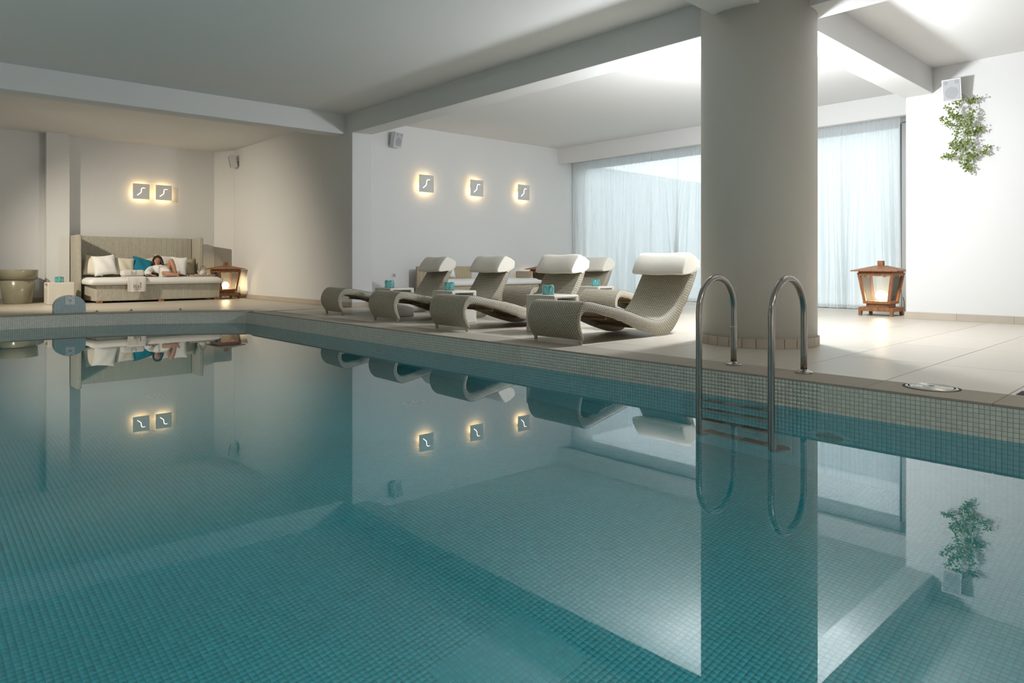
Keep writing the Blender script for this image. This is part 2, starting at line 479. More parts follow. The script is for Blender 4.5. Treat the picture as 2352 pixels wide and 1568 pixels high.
# curved coping at the far end
seg = arc_pts(ARC_R - 0.006, 12); seo = arc_pts(ARC_R + 0.34, 12)
for i in range(12):
    n = 5; ins = arc_pts(ARC_R - 0.006, 60)[i * 5:i * 5 + 6]; ous = arc_pts(ARC_R + 0.34, 60, -1.70, 4.40)[i * 5:i * 5 + 6]
    ins = [(x + (ins[-1][0] - ins[0][0]) * 0, y) for x, y in ins]
    MB().prism(ins + ous[::-1], 'xy', -0.013, 0.0).build('coping_tile', 'coping', floor, bevel=0.0012, seg=1)
# far paving of the alcove (joints too fine to tell apart there)
mb = MB(); ao = arc_pts(ARC_R + 0.30, 60, -1.70, 4.40)
for (x0, y0), (x1, y1) in zip(ao, ao[1:]):
    mb.quad((x0, y0, -0.0005), (x1, y1, -0.0005), (x1, 16.4, -0.0005), (x0, 16.4, -0.0005))
far = mb.build('far_paving', 'far_paving', floor, fix=False)
MB().box(EDGE + 0.12, 6.2, 10.60, 16.4, -0.02, -0.0009).build('far_paving', 'far_paving', floor)
MB().box(-4.2, -1.70, -4.0, 16.4, -0.02, -0.0005).build('far_paving', 'far_paving', floor)
MB().box(-1.70, EDGE, -4.0, NEAR_Y - 0.01, -0.02, -0.0005).build('far_paving', 'far_paving', floor)
for o in floor.children:
    if o.name.startswith('far_paving'):
        for p in o.data.polygons:
            if p.normal.z < 0: p.flip()

# pool basin
def wall_strip(name, pts, z0, z1, mat, parent=None):
    mb = MB(); mb.uv = []; d = 0.0; prev = None
    for (x, y) in pts:
        if prev is not None: d += math.hypot(x - prev[0], y - prev[1])
        prev = (x, y)
        mb.v += [(x, y, z0), (x, y, z1)]; mb.uv += [(d, z0 + 0.013), (d, z1 + 0.013)]
    for i in range(len(pts) - 1): mb.f.append((2 * i, 2 * i + 2, 2 * i + 3, 2 * i + 1))
    return mb.build(name, mat, parent, fix=False)
right_line = [(EDGE, y) for y in (NEAR_Y, CORNER_Y)]   # NEAR_Y is a whole number of tiles
wr = struct(wall_strip('wall_pool_right', right_line, BED, WATER, 'mosaic_basin'), 'mosaic pool wall under the loungers, tinted turquoise for the water')
wall_strip('waterline_band', right_line, WATER, -0.013, 'mosaic_band', wr)
we = struct(wall_strip('wall_pool_far', ARC, BED, WATER, 'mosaic_basin'), 'curved mosaic pool end, tinted turquoise for the water')
wall_strip('waterline_band', ARC, WATER, -0.013, 'mosaic_band', we)
wl = struct(wall_strip('wall_pool_left', [(LEFT_X, CORNER_Y), (LEFT_X, NEAR_Y)], BED, WATER, 'mosaic_basin'))
wall_strip('waterline_band', [(LEFT_X, CORNER_Y), (LEFT_X, NEAR_Y)], WATER, -0.001, 'mosaic_band', wl)
wn_ = struct(wall_strip('wall_pool_near', [(LEFT_X, NEAR_Y), (EDGE, NEAR_Y)], BED, WATER, 'mosaic_basin'))
wall_strip('waterline_band', [(LEFT_X, NEAR_Y), (EDGE, NEAR_Y)], WATER, -0.001, 'mosaic_band', wn_)
mb = MB(); mb.v = [(LEFT_X, NEAR_Y, BED), (EDGE, NEAR_Y, BED)] + [(x, y, BED) for x, y in ARC]; mb.f = [tuple(range(len(mb.v)))]
bed = struct(mb.build('floor_pool', 'mosaic_basin', fix=False), 'mosaic pool floor, tinted turquoise for the water')

# mosaic tiles near enough to tell apart: real tiles proud of the joints
def tile_mesh(n, h=0.0022, w=0.0112, c=0.0012):
    """one tile lying in XY with a chamfered top"""
    mb = MB()
    mb.v = [(-w, -w, 0), (w, -w, 0), (w, w, 0), (-w, w, 0), (-w + c, -w + c, h), (w - c, -w + c, h), (w - c, w - c, h), (-w + c, w - c, h)]
    mb.f = [(4, 5, 6, 7), (0, 1, 5, 4), (1, 2, 6, 5), (2, 3, 7, 6), (3, 0, 4, 7)]
    return mb.mesh(n, False)
PITCH = 0.025
def many_tiles(name, centers, axis, mat, parent):
    import numpy as np
    w, c, h = 0.0112, 0.0012, 0.0022
    base = np.array([(-w, -w, 0), (w, -w, 0), (w, w, 0), (-w, w, 0), (-w + c, -w + c, h), (w - c, -w + c, h), (w - c, w - c, h), (-w + c, w - c, h)])
    if axis == 'x': base = np.stack([-base[:, 2], base[:, 0], base[:, 1]], 1)[:, [0, 1, 2]]
    fc = np.array([(4, 5, 6, 7), (0, 1, 5, 4), (1, 2, 6, 5), (2, 3, 7, 6), (3, 0, 4, 7)])
    if axis == 'x': fc = fc[:, ::-1]
    cs = np.array(centers); n = len(cs)
    v = (cs[:, None, :] + base[None]).reshape(-1, 3); f = (fc[None] + (np.arange(n) * 8)[:, None, None]).reshape(-1)
    me = bpy.data.meshes.new(name)
    me.vertices.add(len(v)); me.vertices.foreach_set('co', v.ravel())
    me.loops.add(len(f)); me.loops.foreach_set('vertex_index', f.astype('i4'))
    me.polygons.add(len(f) // 4); me.polygons.foreach_set('loop_start', np.arange(0, len(f), 4).astype('i4'))
    me.update(calc_edges=True)
    uvl = me.uv_layers.new(name='uv'); co = v[f]
    cc = np.repeat(cs, 20, axis=0)     # one UV per tile: its centre, so that each tile has one shade
    uv = cc[:, [1, 2]] + np.array([0.0, 0.013]) if axis == 'x' else cc[:, [0, 1]]
    uvl.data.foreach_set('uv', uv.ravel())
    o = place(name, me, mat, parent); o['kind'] = 'stuff'
    return o
tm = tile_mesh('mosaic_tile')
def pj(x, y, z):
    S_, C_ = math.sin(-cam.rotation_euler.z), math.cos(-cam.rotation_euler.z)
    return x * S_ + y * C_, x * C_ - y * S_
# right wall band: 6.5 rows above the water, the nearest 300 as parts
rows = [-0.0255 - PITCH * i for i in range(7)]
ix = 0; rest = []
cols = [0.7 + PITCH * (i + 0.5) for i in range(150)]
for i, y in enumerate(cols):
    for z in rows:
        if z - 0.0111 < WATER - 0.02: continue
        if i < 43:
            o = bpy.data.objects.new('mosaic_tile', tm); COL.objects.link(o); o.parent = wr
            o.location = (EDGE, y, z); o.rotation_euler = (PI / 2, 0, -PI / 2)
        else: rest.append((EDGE, y, z))
tm.materials.append(MATS['band_tile'])
many_tiles('mosaic_field', rest, 'x', 'mosaic_band', wr)
rest = [(EDGE, y, rows[-1] - PITCH * (j + 1)) for y in cols[:110] for j in range(46)]
many_tiles('mosaic_field', rest, 'x', 'mosaic_basin', wr)
# pool floor
tm2 = tm.copy(); tm2.name = 'mosaic_tile_water_tint'; tm2.materials.clear(); tm2.materials.append(MATS['basin_tile'])
picked = set()
for i in range(20):
    for j in range(15):
        gx, gy = 62 + i, 70 + j
        picked.add((gx, gy))
        o = bpy.data.objects.new('mosaic_tile', tm2); COL.objects.link(o); o.parent = bed
        o.location = ((gx + 0.5) * PITCH, (gy + 0.5) * PITCH, BED)
rest = []
for gx in range(-10, 170):
    for gy in range(10, 230):
        x, y = (gx + 0.5) * PITCH, (gy + 0.5) * PITCH
        fw, r = pj(x, y, BED)
        if fw < 2.2 or fw > 4.9 or abs(r) > fw * 0.80: continue
        if (gx, gy) in picked: continue
        rest.append((x, y, BED))
many_tiles('mosaic_field', rest, 'z', 'mosaic_basin', bed)

# water
mb = MB(); wp = [(LEFT_X + 0.0006, NEAR_Y + 0.0006), (EDGE - 0.0006, NEAR_Y + 0.0006)] + [(min(EDGE - 0.0006, max(LEFT_X + 0.0006, x)), y) for x, y in arc_pts(ARC_R - 0.0006)]
mb.v = [(x, y, WATER) for x, y in wp]; mb.f = [tuple(range(len(wp)))]
water = mb.build('pool_water', 'pool_water', fix=False)
tag(water, 'still clear turquoise water filling the pool', 'water'); water['kind'] = 'stuff'

# walls and ceiling
def wbox(name, x0, x1, y0, y1, z0, z1, label=None, mat='plaster'):
    return struct(MB().box(x0, x1, y0, y1, z0, z1).build(name, mat), label)
wbox('ceiling', -4.3, 12.3, -4.3, 16.6, CEIL, CEIL + 0.2, 'white plaster ceiling')
mb = MB(); mb.prism([(-4.2, 16.15), (5.72, 16.15), (5.97, 15.62), (6.31, 15.62), (6.31, 16.5), (-4.2, 16.5)], 'xy', -0.02, CEIL + 0.02)
struct(mb.build('wall_back', 'plaster'), 'alcove back wall behind the daybed')
wbox('wall_pilaster', 2.46, 2.845, 15.93, 16.2, -0.02, CEIL + 0.02, 'shallow pilaster on the alcove wall')
mb = MB(); mb.prism([(5.965, 10.375), (6.315, 10.30), (6.33, 15.7), (5.975, 15.7)], 'xy', -0.02, CEIL + 0.02)
struct(mb.build('wall_alcove', 'plaster', bevel=0.012), 'wall between alcove and lounge')
LW = ((6.25, 10.723), (12.3, 10.392))     # lounge wall line
mb = MB(); mb.prism([LW[0], LW[1], (12.3, 11.0), (6.25, 11.0)], 'xy', -0.02, CEIL + 0.02)
struct(mb.build('wall_lounge', 'plaster'), 'white lounge wall with the three square wall lights')
mb = MB(); mb.prism([(10.205, 3.112), (10.205, -4.2), (12.3, -4.2), (12.3, 3.112)], 'xy', -0.02, CEIL + 0.02)
struct(mb.build('wall_right', 'plaster', bevel=0.015), 'white wall with the trailing plant')
wbox('wall_left', -4.4, -4.2, -4.3, 16.6, -0.3, CEIL + 0.02)
wbox('wall_near', -4.3, 10.3, -4.4, -4.2, -0.3, CEIL + 0.02)
wbox('wall_window', 11.82, 12.1, 3.0, 11.0, 2.96, CEIL + 0.02, 'lintel over the windows')
wbox('wall_jamb', 11.82, 12.1, 3.0, 3.66, -0.02, 2.97, 'white window jamb')
wbox('wall_jamb_far', 11.82, 12.1, 10.32, 11.0, -0.02, 2.97)
# pelmet
mb = MB(); mb.prism([(11.175, 10.50), (11.335, 3.05), (11.45, 3.05), (11.29, 10.50)], 'xy', 2.985, CEIL + 0.01)
struct(mb.build('trim_1', 'plaster'), 'plaster pelmet above the curtains')
# beams
def beam(name, pts, label): return struct(MB().prism(pts, 'xy', SOFFIT, CEIL + 0.01).build(name, 'plaster', bevel=0.010), label)
beam('trim_2', [(5.967, 10.42), (5.995, -4.25), (6.375, -4.25), (6.318, 10.42)], 'long ceiling beam along the pool edge')
beam('trim_3', [(-4.25, 11.17), (5.97, 10.60), (5.97, 10.94), (-4.25, 11.47)], 'ceiling beam in front of the alcove')
beam('trim_4', [(6.02, 2.80), (10.26, 2.785), (10.26, 3.14), (6.02, 3.17)], 'ceiling beam from the pillar to the right wall')
beam('trim_5', [(-4.25, 2.86), (6.02, 2.85), (6.02, 3.27), (-4.25, 3.28)], 'ceiling beam from the pillar across the pool')

# pillar with skirting tiles
PC = (6.04, 3.095); PR = 0.512
mb = MB(); mb.lathe([(PR, -0.02), (PR, CEIL + 0.01)], 96, (PC[0], PC[1], 0))
pillar = struct(mb.build('pillar', 'pillar_plaster', smooth=False), 'thick round white pillar')
for p in pillar.data.polygons: p.use_smooth = len(p.vertices) == 4
def arc_block(r0, r1, a0, a1, z0, z1, n=4):
    inn = [(PC[0] + r0 * math.cos(a0 + (a1 - a0) * i / n), PC[1] + r0 * math.sin(a0 + (a1 - a0) * i / n)) for i in range(n + 1)]
    ou = [(PC[0] + r1 * math.cos(a0 + (a1 - a0) * i / n), PC[1] + r1 * math.sin(a0 + (a1 - a0) * i / n)) for i in range(n + 1)]
    return MB().prism(ou + inn[::-1], 'xy', z0, z1)
for i in range(28):
    a = 2 * PI * i / 28
    arc_block(PR - 0.002, PR + 0.018, a + 0.004, a + 2 * PI / 28 - 0.004, 0.0, 0.083 + random.uniform(-0.002, 0.002)).build('skirting_tile', 'skirting', pillar, bevel=0.002, seg=1)

# baseboards as tile pieces
def baseboard(name, a, b, h=0.085, t=0.014, length=0.62, label=None):
    a, b = Vector(a), Vector(b); d = b - a; n = max(1, round(d.length / length)); u = d.normalized(); nn = Vector((-u.y, u.x))
    root = None
    for i in range(n):
        p = a + d * (i / n) + u * 0.0005; q = a + d * ((i + 1) / n) - u * 0.0005
        mb = MB().prism([tuple(p), tuple(q), tuple(q + nn * t), tuple(p + nn * t)], 'xy', 0.0, h)
        o = mb.build(name if root is None else 'skirting_tile', 'skirting', root, bevel=0.002, seg=1)
        if root is None: root = struct(o, label)
    return root
baseboard('baseboard_alcove', (5.965, 10.375 - 0.014), (5.975, 15.62), label='stone skirting of the alcove wall')
baseboard('baseboard_pier', (6.315, 10.30), (5.955, 10.375), label='stone skirting of the wall end')
baseboard('baseboard_back', (2.46, 16.15), (-4.2, 16.15), label='stone skirting behind the pot')
baseboard('baseboard_back_right', (5.72, 16.15), (2.85, 16.15))
baseboard('baseboard_lounge', (12.0, 10.408), (6.33, 10.718))
baseboard('baseboard_right', (10.205, -4.2), (10.205, 3.125), h=0.095, label='stone skirting of the right wall')

# windows
def window(n, y0, y1):
    fr = MB(); t = 0.05
    o = struct(MB().box(11.86, 11.92, y0, y0 + t, 0.0, 2.96).build('window_%d' % n, 'grey_frame'), 'grey framed window pane behind the sheer curtain')
    MB().box(11.86, 11.92, y1 - t, y1, 0.0, 2.96).build('window_stile', 'grey_frame', o)
    MB().box(11.86, 11.92, y0 + t, y1 - t, 0.0, 0.06).build('window_rail', 'grey_frame', o)
    MB().box(11.86, 11.92, y0 + t, y1 - t, 2.90, 2.96).build('window_rail', 'grey_frame', o)
    MB().box(11.885, 11.893, y0 + t, y1 - t, 0.06, 2.90).build('pane', 'pane_glass', o)
window(1, 3.66, 6.90); window(2, 6.90, 10.32)

# courtyard outside the windows
struct(MB().box(12.1, 40, -20, 40, -0.4, -0.05).build('ground_outside', 'ext_paving'))
ew = MB().box(12.1, 26, 11.2, 11.45, -0.1, 3.22).build('courtyard_wall', 'ext_render'); tag(ew, 'pale rendered courtyard wall seen through the left curtain', 'wall')
ew2 = MB().box(20.0, 20.3, -12, 11.2, -0.1, 4.75).build('courtyard_wall', 'ext_render'); tag(ew2, 'far pale courtyard wall opposite the windows', 'wall')

# =================================================================== LAMPS
# lamp hanging behind the pillar: it lights the lounge ceiling and walls
t = thing('pendant_lamp', 'white lamp hanging from the ceiling behind the round pillar', 'lamp')
MB().lathe([(0.06, CEIL - 0.025), (0.05, CEIL - 0.04), (0.062, CEIL)], 24, (KEY[0], KEY[1], 0)).build('canopy', 'white_plastic', t)
MB().tube([(KEY[0], KEY[1], CEIL - 0.03), (KEY[0], KEY[1], KEY[2] + 0.15)], 0.006, 8).build('cord', 'white_plastic', t)
MB().lathe([(0.012, 0.16), (0.03, 0.155), (0.032, 0.125), (0.02, 0.12)], 20, KEY).build('socket', 'white_plastic', t)
lamp('key_light', 'POINT', KEY, KEY_POWER, KEY_COLOR, 0.11, parent=t)
# ceiling spots
def ceiling_spot(loc, aim, power, color, label, angle, blend=0.8, rad=0.05):
    t = thing('ceiling_spot', label, 'lamp', loc, 0, 'ceiling spots')
    d = Vector(aim) - Vector(loc); d.normalize()
    MB().lathe([(0.05, CEIL - loc[2] - 0.02), (0.05, CEIL - loc[2])], 20).build('canopy', 'white_plastic', t)
    MB().tube([(0, 0, CEIL - loc[2] - 0.01), (0, 0, 0.05)], 0.008, 8).build('stem', 'white_plastic', t)
    MB().tube([tuple(-d * 0.12), tuple(-d * 0.10), tuple(-d * 0.012)], [0.035, 0.05, 0.05], 20).build('spot_head', 'white_plastic', t, smooth=False)
    o = lamp('spot_light', 'SPOT', (0, 0, 0), power, color, rad, d.to_track_quat('-Z', 'Y').to_euler(), t, angle, blend)
    return t
ceiling_spot(ALCOVE, ALCOVE_AIM, ALCOVE_POWER, (1.0, 0.90, 0.74), 'white ceiling spot of the alcove, left of the pot', math.radians(82), 0.85)
for i, (x, y) in enumerate(((-2.4, 5.2), (-2.4, 9.4), (0.6, -2.4), (3.4, -2.4))):  # fill lamps added out of view to brighten the pool side
    ceiling_spot((x, y, 3.16), (x + 0.3, y + 0.2, 0), POOL_FILL_POWER, (1.0, 0.93, 0.83), 'unseen white fill spot, added ' + ('midway along the left pool side', 'at the far left of the pool', 'above the near deck on the left', 'above the near deck on the right')[i], math.radians(150), 1.0)

# =================================================================== LOUNGERS
TOPC = [(0.085, 0.045), (0.035, 0.12), (0.008, 0.20), (0.022, 0.285), (0.068, 0.355), (0.15, 0.391), (0.37, 0.352), (0.71, 0.286), (1.01, 0.206), (1.25, 0.157), (1.41, 0.182), (1.56, 0.265), (1.67, 0.378), (1.77, 0.523), (1.85, 0.64), (1.93, 0.80)]
BOTC = [(0.112, 0.045), (0.085, 0.114), (0.062, 0.19), (0.068, 0.25), (0.112, 0.292), (0.19, 0.292), (0.38, 0.255), (0.66, 0.180), (0.92, 0.090), (1.17, 0.020), (1.33, 0.003), (1.47, 0.024), (1.60, 0.128), (1.71, 0.27), (1.86, 0.50), (1.985, 0.77)]
LW_ = 0.63
def make_lounger():
    t = thing('sun_lounger', 'x', 'sun lounger', group='wicker wave loungers on the deck')
    T = spline(TOPC, 5); B = spline(BOTC, 5); n = len(T)
    D = [0.0]
    for a, b in zip(T, T[1:]): D.append(D[-1] + math.dist(a, b))
    # woven seat sheet
    inn = [tuple(0.82 * p + 0.18 * q for p, q in zip(a, b)) for a, b in zip(T, B)]
    T2 = [(a[0] + (a[0] - b[0]) / math.dist(a, b) * 0.0025, a[1] + (a[1] - b[1]) / math.dist(a, b) * 0.0025) for a, b in zip(T, B)]
    mb = MB(); mb.uv = []
    ny = 5; y0, y1 = 0.005, LW_ - 0.005
    for lay in (T2, inn):
        for i in range(n):
            for j in range(ny):
                y = y0 + (y1 - y0) * j / (ny - 1)
                mb.v.append((lay[i][0], y, lay[i][1])); mb.uv.append((y, D[i]))
    o2 = n * ny
    for i in range(n - 1):
        for j in range(ny - 1):
            a = i * ny + j
            mb.f.append((a, a + 1, a + ny + 1, a + ny)); mb.f.append((o2 + a, o2 + a + ny, o2 + a + ny + 1, o2 + a + 1))
    for j in range(ny - 1):
        mb.f.append((j, o2 + j, o2 + j + 1, j + 1)); e = (n - 1) * ny
        mb.f.append((e + j, e + j + 1, o2 + e + j + 1, o2 + e + j))
    mb.build('seat', 'wicker', t, smooth=True)
    # side panels: the woven skirt that closes the wave
    for s, (ya, yb) in enumerate(((0.0, 0.03), (LW_ - 0.03, LW_))):
        mb = MB(); mb.uv = []
        for y in (ya, yb):
            for i in range(n):
                h = math.dist(T[i], B[i])
                for q in range(4):
                    k = q / 3
                    rr = 0.006 if q in (0, 3) else 0.0
                    yy = y + (rr if y == ya else -rr)
                    mb.v.append((T[i][0] * (1 - k) + B[i][0] * k, yy, T[i][1] * (1 - k) + B[i][1] * k)); mb.uv.append((D[i], h * k))
        m = n * 4
        for i in range(n - 1):
            for q in range(3):
                a = i * 4 + q
                mb.f.append((a, a + 4, a + 5, a + 1)); mb.f.append((m + a, m + a + 1, m + a + 5, m + a + 4))
            a = i * 4
            mb.f.append((a, m + a, m + a + 4, a + 4)); mb.f.append((a + 3, a + 7, m + a + 7, m + a + 3))
        for q in range(3):
            mb.f.append((q, q + 1, m + q + 1, m + q)); e = (n - 1) * 4
            mb.f.append((e + q, m + e + q, m + e + q + 1, e + q + 1))
        mb.build('side_panel', 'wicker', t, smooth=True)
    # woven underside
    und = [tuple(0.45 * p + 0.55 * q for p, q in zip(a, b)) for a, b in zip(T, B)][4:]
    mb = MB(); dd = D[4:]
    mb.grid(len(und), 2, lambda u, v: (und[round(u * (len(und) - 1))][0], 0.03 + (LW_ - 0.06) * v, und[round(u * (len(und) - 1))][1]), lambda u, v: (dd[round(u * (len(dd) - 1))], v * LW_))
    mb.build('underside', 'wicker_under', t, smooth=True)
    # feet
    for y in (0.03, LW_ - 0.03):
        MB().tube([(0.096, y, 0.0), (0.094, y, 0.006), (0.082, y, 0.09)], [0.014, 0.016, 0.02], 10).build('leg', 'wicker', t)
    MB().tube([(1.0, 0.03, 0.10), (1.0, LW_ - 0.03, 0.10)], 0.012, 8).build('cross_bar', 'wicker_under', t)
    MB().tube([(0.45, 0.03, 0.22), (0.45, LW_ - 0.03, 0.22)], 0.012, 8).build('cross_bar', 'wicker_under', t)
    # head cushion folded over the top of the backrest
    prof = spline([(1.70, 0.614), (1.668, 0.620), (1.656, 0.645), (1.682, 0.700), (1.725, 0.764), (1.778, 0.826), (1.812, 0.852), (1.838, 0.853), (1.90, 0.824), (1.965, 0.792), (1.99, 0.745), (1.95, 0.685), (1.88, 0.640), (1.79, 0.620)], 4, True)
    pc = (1.82, 0.735); ns = 14; mb = MB(); npf = len(prof)
    for i in range(ns + 1):
        u = i / ns; y = -0.016 + (LW_ + 0.032) * u
        e = min(u, 1 - u); k = 1 - 0.055 * math.exp(-e * 34)
        wob = 0.004 * math.sin(u * 9.0)
        for (x, z) in prof:
            mb.v.append((pc[0] + (x - pc[0]) * k, y, pc[1] + (z - pc[1]) * k + wob))
    for i in range(ns):
        for j in range(npf):
            a = i * npf + j; b = i * npf + (j + 1) % npf
            mb.f.append((a, b, b + npf, a + npf))
    mb.f.append(tuple(reversed(range(npf)))); mb.f.append(tuple(ns * npf + j for j in range(npf)))
    cu = mb.build('head_cushion', 'canvas', t, bevel=0.012, seg=3)
    # flap of the cushion that hugs the back
    for y0, y1 in ((-0.010, 0.012), (LW_ - 0.012, LW_ + 0.010)):
        fl = [(1.78, 0.70), (1.855, 0.618), (1.93, 0.655), (1.982, 0.69), (1.992, 0.775), (1.90, 0.83), (1.78, 0.80)]
        MB().prism(fl, 'xz', y0, y1).build('cushion_flap', 'canvas', cu, bevel=0.006, seg=2)
    return t
lo = make_lounger()
spots = [((4.572, 4.05, 0), 0.0, 'woven wicker wave lounger nearest the round pillar, in front of the ladder end'),
         ((4.595, 5.70, 0), -0.04, 'wicker wave lounger at the pool edge, second from the pillar'),
         ((4.70, 7.19, 0), -0.045, 'wicker wave lounger at the pool edge, third from the pillar'),
         ((4.80, 8.76, 0), -0.10, 'wicker wave lounger at the pool edge, farthest from the pillar'),
         ((7.20, 7.33, 0), -0.03, 'wicker lounger in the back row with a fully visible cream head cushion'),
         ((7.10, 5.62, 0), -0.02, 'wicker lounger in the back row half hidden behind the nearest lounger')]
for i, (p, rz, lab) in enumerate(spots):
    if i == 0: lo.location = p; lo.rotation_euler = (0, 0, rz); lo['label'] = lab
    else: copy_tree(lo, p, rz, lab)

# =================================================================== SIDE TABLES
def make_table():
    t = thing('side_table', 'x', 'side table', group='cube side tables')
    wx, wy, h = 0.39, 0.42, 0.404
    mb = MB(); xs = (0, 0.055, 0.335, wx); zs = (0, 0.305, 0.370, h)
    for y in (0.0, 0.26):
        pass
    idx = {}
    for i, x in enumerate(xs):
        for k, z in enumerate(zs): idx[i, k] = len(mb.v); mb.v.append((x, 0.0, z))
    for i in range(3):
        for k in range(3):
            if (i, k) != (1, 1): mb.f.append((idx[i, k], idx[i + 1, k], idx[i + 1, k + 1], idx[i, k + 1]))
    pk = []
    for i, k in ((1, 1), (2, 1), (2, 2), (1, 2)): pk.append(len(mb.v)); mb.v.append((xs[i], 0.30, zs[k]))
    ring = [idx[1, 1], idx[2, 1], idx[2, 2], idx[1, 2]]
    for a in range(4): mb.f.append((ring[a], pk[a], pk[(a + 1) % 4], ring[(a + 1) % 4]))
    mb.f.append(tuple(pk))
    # other sides share the rim vertices
    bt = {}
    for i in (0, 3):
        for k in (0, 3): bt[i, k] = len(mb.v); mb.v.append((xs[i], wy, zs[k]))
    mb.f.append((bt[0, 0], bt[0, 3], bt[3, 3], bt[3, 0]))
    mb.f.append(tuple([idx[0, k] for k in range(4)] + [bt[0, 3], bt[0, 0]]))
    mb.f.append(tuple([idx[3, k] for k in range(4)][::-1] + [bt[3, 0], bt[3, 3]]))
    mb.f.append(tuple([idx[i, 3] for i in range(4)] + [bt[3, 3], bt[0, 3]]))
    mb.f.append(tuple([idx[i, 0] for i in range(4)][::-1] + [bt[0, 0], bt[3, 0]]))
    mb.build('body', 'concrete', t, bevel=0.014, seg=3)
    MB().box(0.03, wx - 0.03, 0.03, wy - 0.03, -0.0, 0.004).build('base_pad', 'dark_void', t)
    return t
tb = make_table()
tables = [((5.15, 4.87, 0), 0, 'pale cube side table between the two loungers nearest the pillar'),
          ((5.165, 6.60, 0), -0.02, 'pale cube side table between the second and third pool-edge loungers'),
          ((5.185, 8.0, 0), -0.04, 'pale cube side table beside the farthest pool-edge lounger'),
          ((7.82, 6.50, 0), 0, 'pale cube side table between the back row loungers'),
          ((2.313, 15.235, 0), -PI / 2, 'cream cube side table left of the daybed')]
for i, (p, rz, lab) in enumerate(tables):
    if i == 0: tb.location = p; tb['label'] = lab
    else: copy_tree(tb, p, rz, lab)
# turquoise glass votives
def make_votive():
    mb = MB(); n = 48
    prof = [(0.0, 0.0, 0.95), (1, 0.0, 0.95), (1, 0.03, 1.0), (1, 0.07, 1.0), (0.96, 0.086, 0.97), (0.86, 0.094, 0.9), (0.66, 0.086, 0.8), (0.58, 0.05, 0.75), (0.50, 0.02, 0.7)]
    for k, z, lob in prof:
        for j in range(n):
            a = 2 * PI * j / n
            r = 0.072 * (0.80 + 0.20 * abs(math.cos(2 * a)) ** 0.6) * k
            if z == 0.0 and k == 0: r = 0.001
            mb.v.append((r * math.cos(a), r * math.sin(a), z + (0.012 * abs(math.cos(2 * a)) if 0.08 < z else 0)))
    for i in range(len(prof) - 1):
        for j in range(n): mb.f.append((i * n + j, i * n + (j + 1) % n, (i + 1) * n + (j + 1) % n, (i + 1) * n + j))
    mb.f.append(tuple((len(prof) - 1) * n + j for j in range(n)))
    return mb.mesh('glass_votive')
vm = make_votive()
for p, lab in (((5.30, 5.10, 0.4055), 'turquoise glass votive on the side table nearest the pillar'), ((5.31, 6.84, 0.4055), 'turquoise glass votive on the table between second and third loungers'),
               ((5.33, 8.24, 0.4055), 'turquoise glass votive on the table beside the farthest lounger'), ((8.02, 6.72, 0.4055), 'turquoise glass votive on the back row table'),
               ((2.52, 15.02, 0.4055), 'small turquoise glass votive on the alcove cube table')):
    o = place('glass_votive', vm, 'teal_glass', smooth=True); o.location = p
    tag(o, lab, 'votive', 'turquoise glass votives')

# =================================================================== CUSHIONS, DAYBEDS
def cushion_mesh(name, w, h, t, puff=0.42):
    mb = MB(); n = 17; idx = {}
    for s in (1, -1):
        for i in range(n):
            for j in range(n):
                u, v = -1 + 2 * i / (n - 1), -1 + 2 * j / (n - 1)
                if s == -1 and (i in (0, n - 1) or j in (0, n - 1)): idx[s, i, j] = idx[1, i, j]; continue
                d = s * t / 2 * ((1 - u * u) * (1 - v * v)) ** puff
                wr_ = 0.012 * math.sin(5 * u + 3 * v) * (1 - u * u) * (1 - v * v)
                idx[s, i, j] = len(mb.v)
                mb.v.append((w / 2 * u * (1 - 0.10 * (1 - v * v) * u * u), d + wr_, h / 2 + h / 2 * v * (1 - 0.10 * (1 - u * u) * v * v)))
        for i in range(n - 1):
            for j in range(n - 1):
                q = (idx[s, i, j], idx[s, i + 1, j], idx[s, i + 1, j + 1], idx[s, i, j + 1])
                mb.f.append(q if s == 1 else q[::-1])
    return mb.mesh(name)
def cushion(loc, rz, tilt, roll, w, h, t, mat, label, group='scatter cushions on the alcove daybed'):
    o = place('cushion', cushion_mesh('cushion', w, h, t), mat, smooth=True)
    o.location = (loc[0], loc[1], loc[2] + 0.016 + 0.5 * w * abs(math.sin(roll)) * 0.95)
    o.rotation_euler = (Matrix.Rotation(rz, 3, 'Z') @ Matrix.Rotation(tilt, 3, 'X') @ Matrix.Rotation(roll, 3, 'Y')).to_euler()
    return tag(o, label, 'cushion', group)
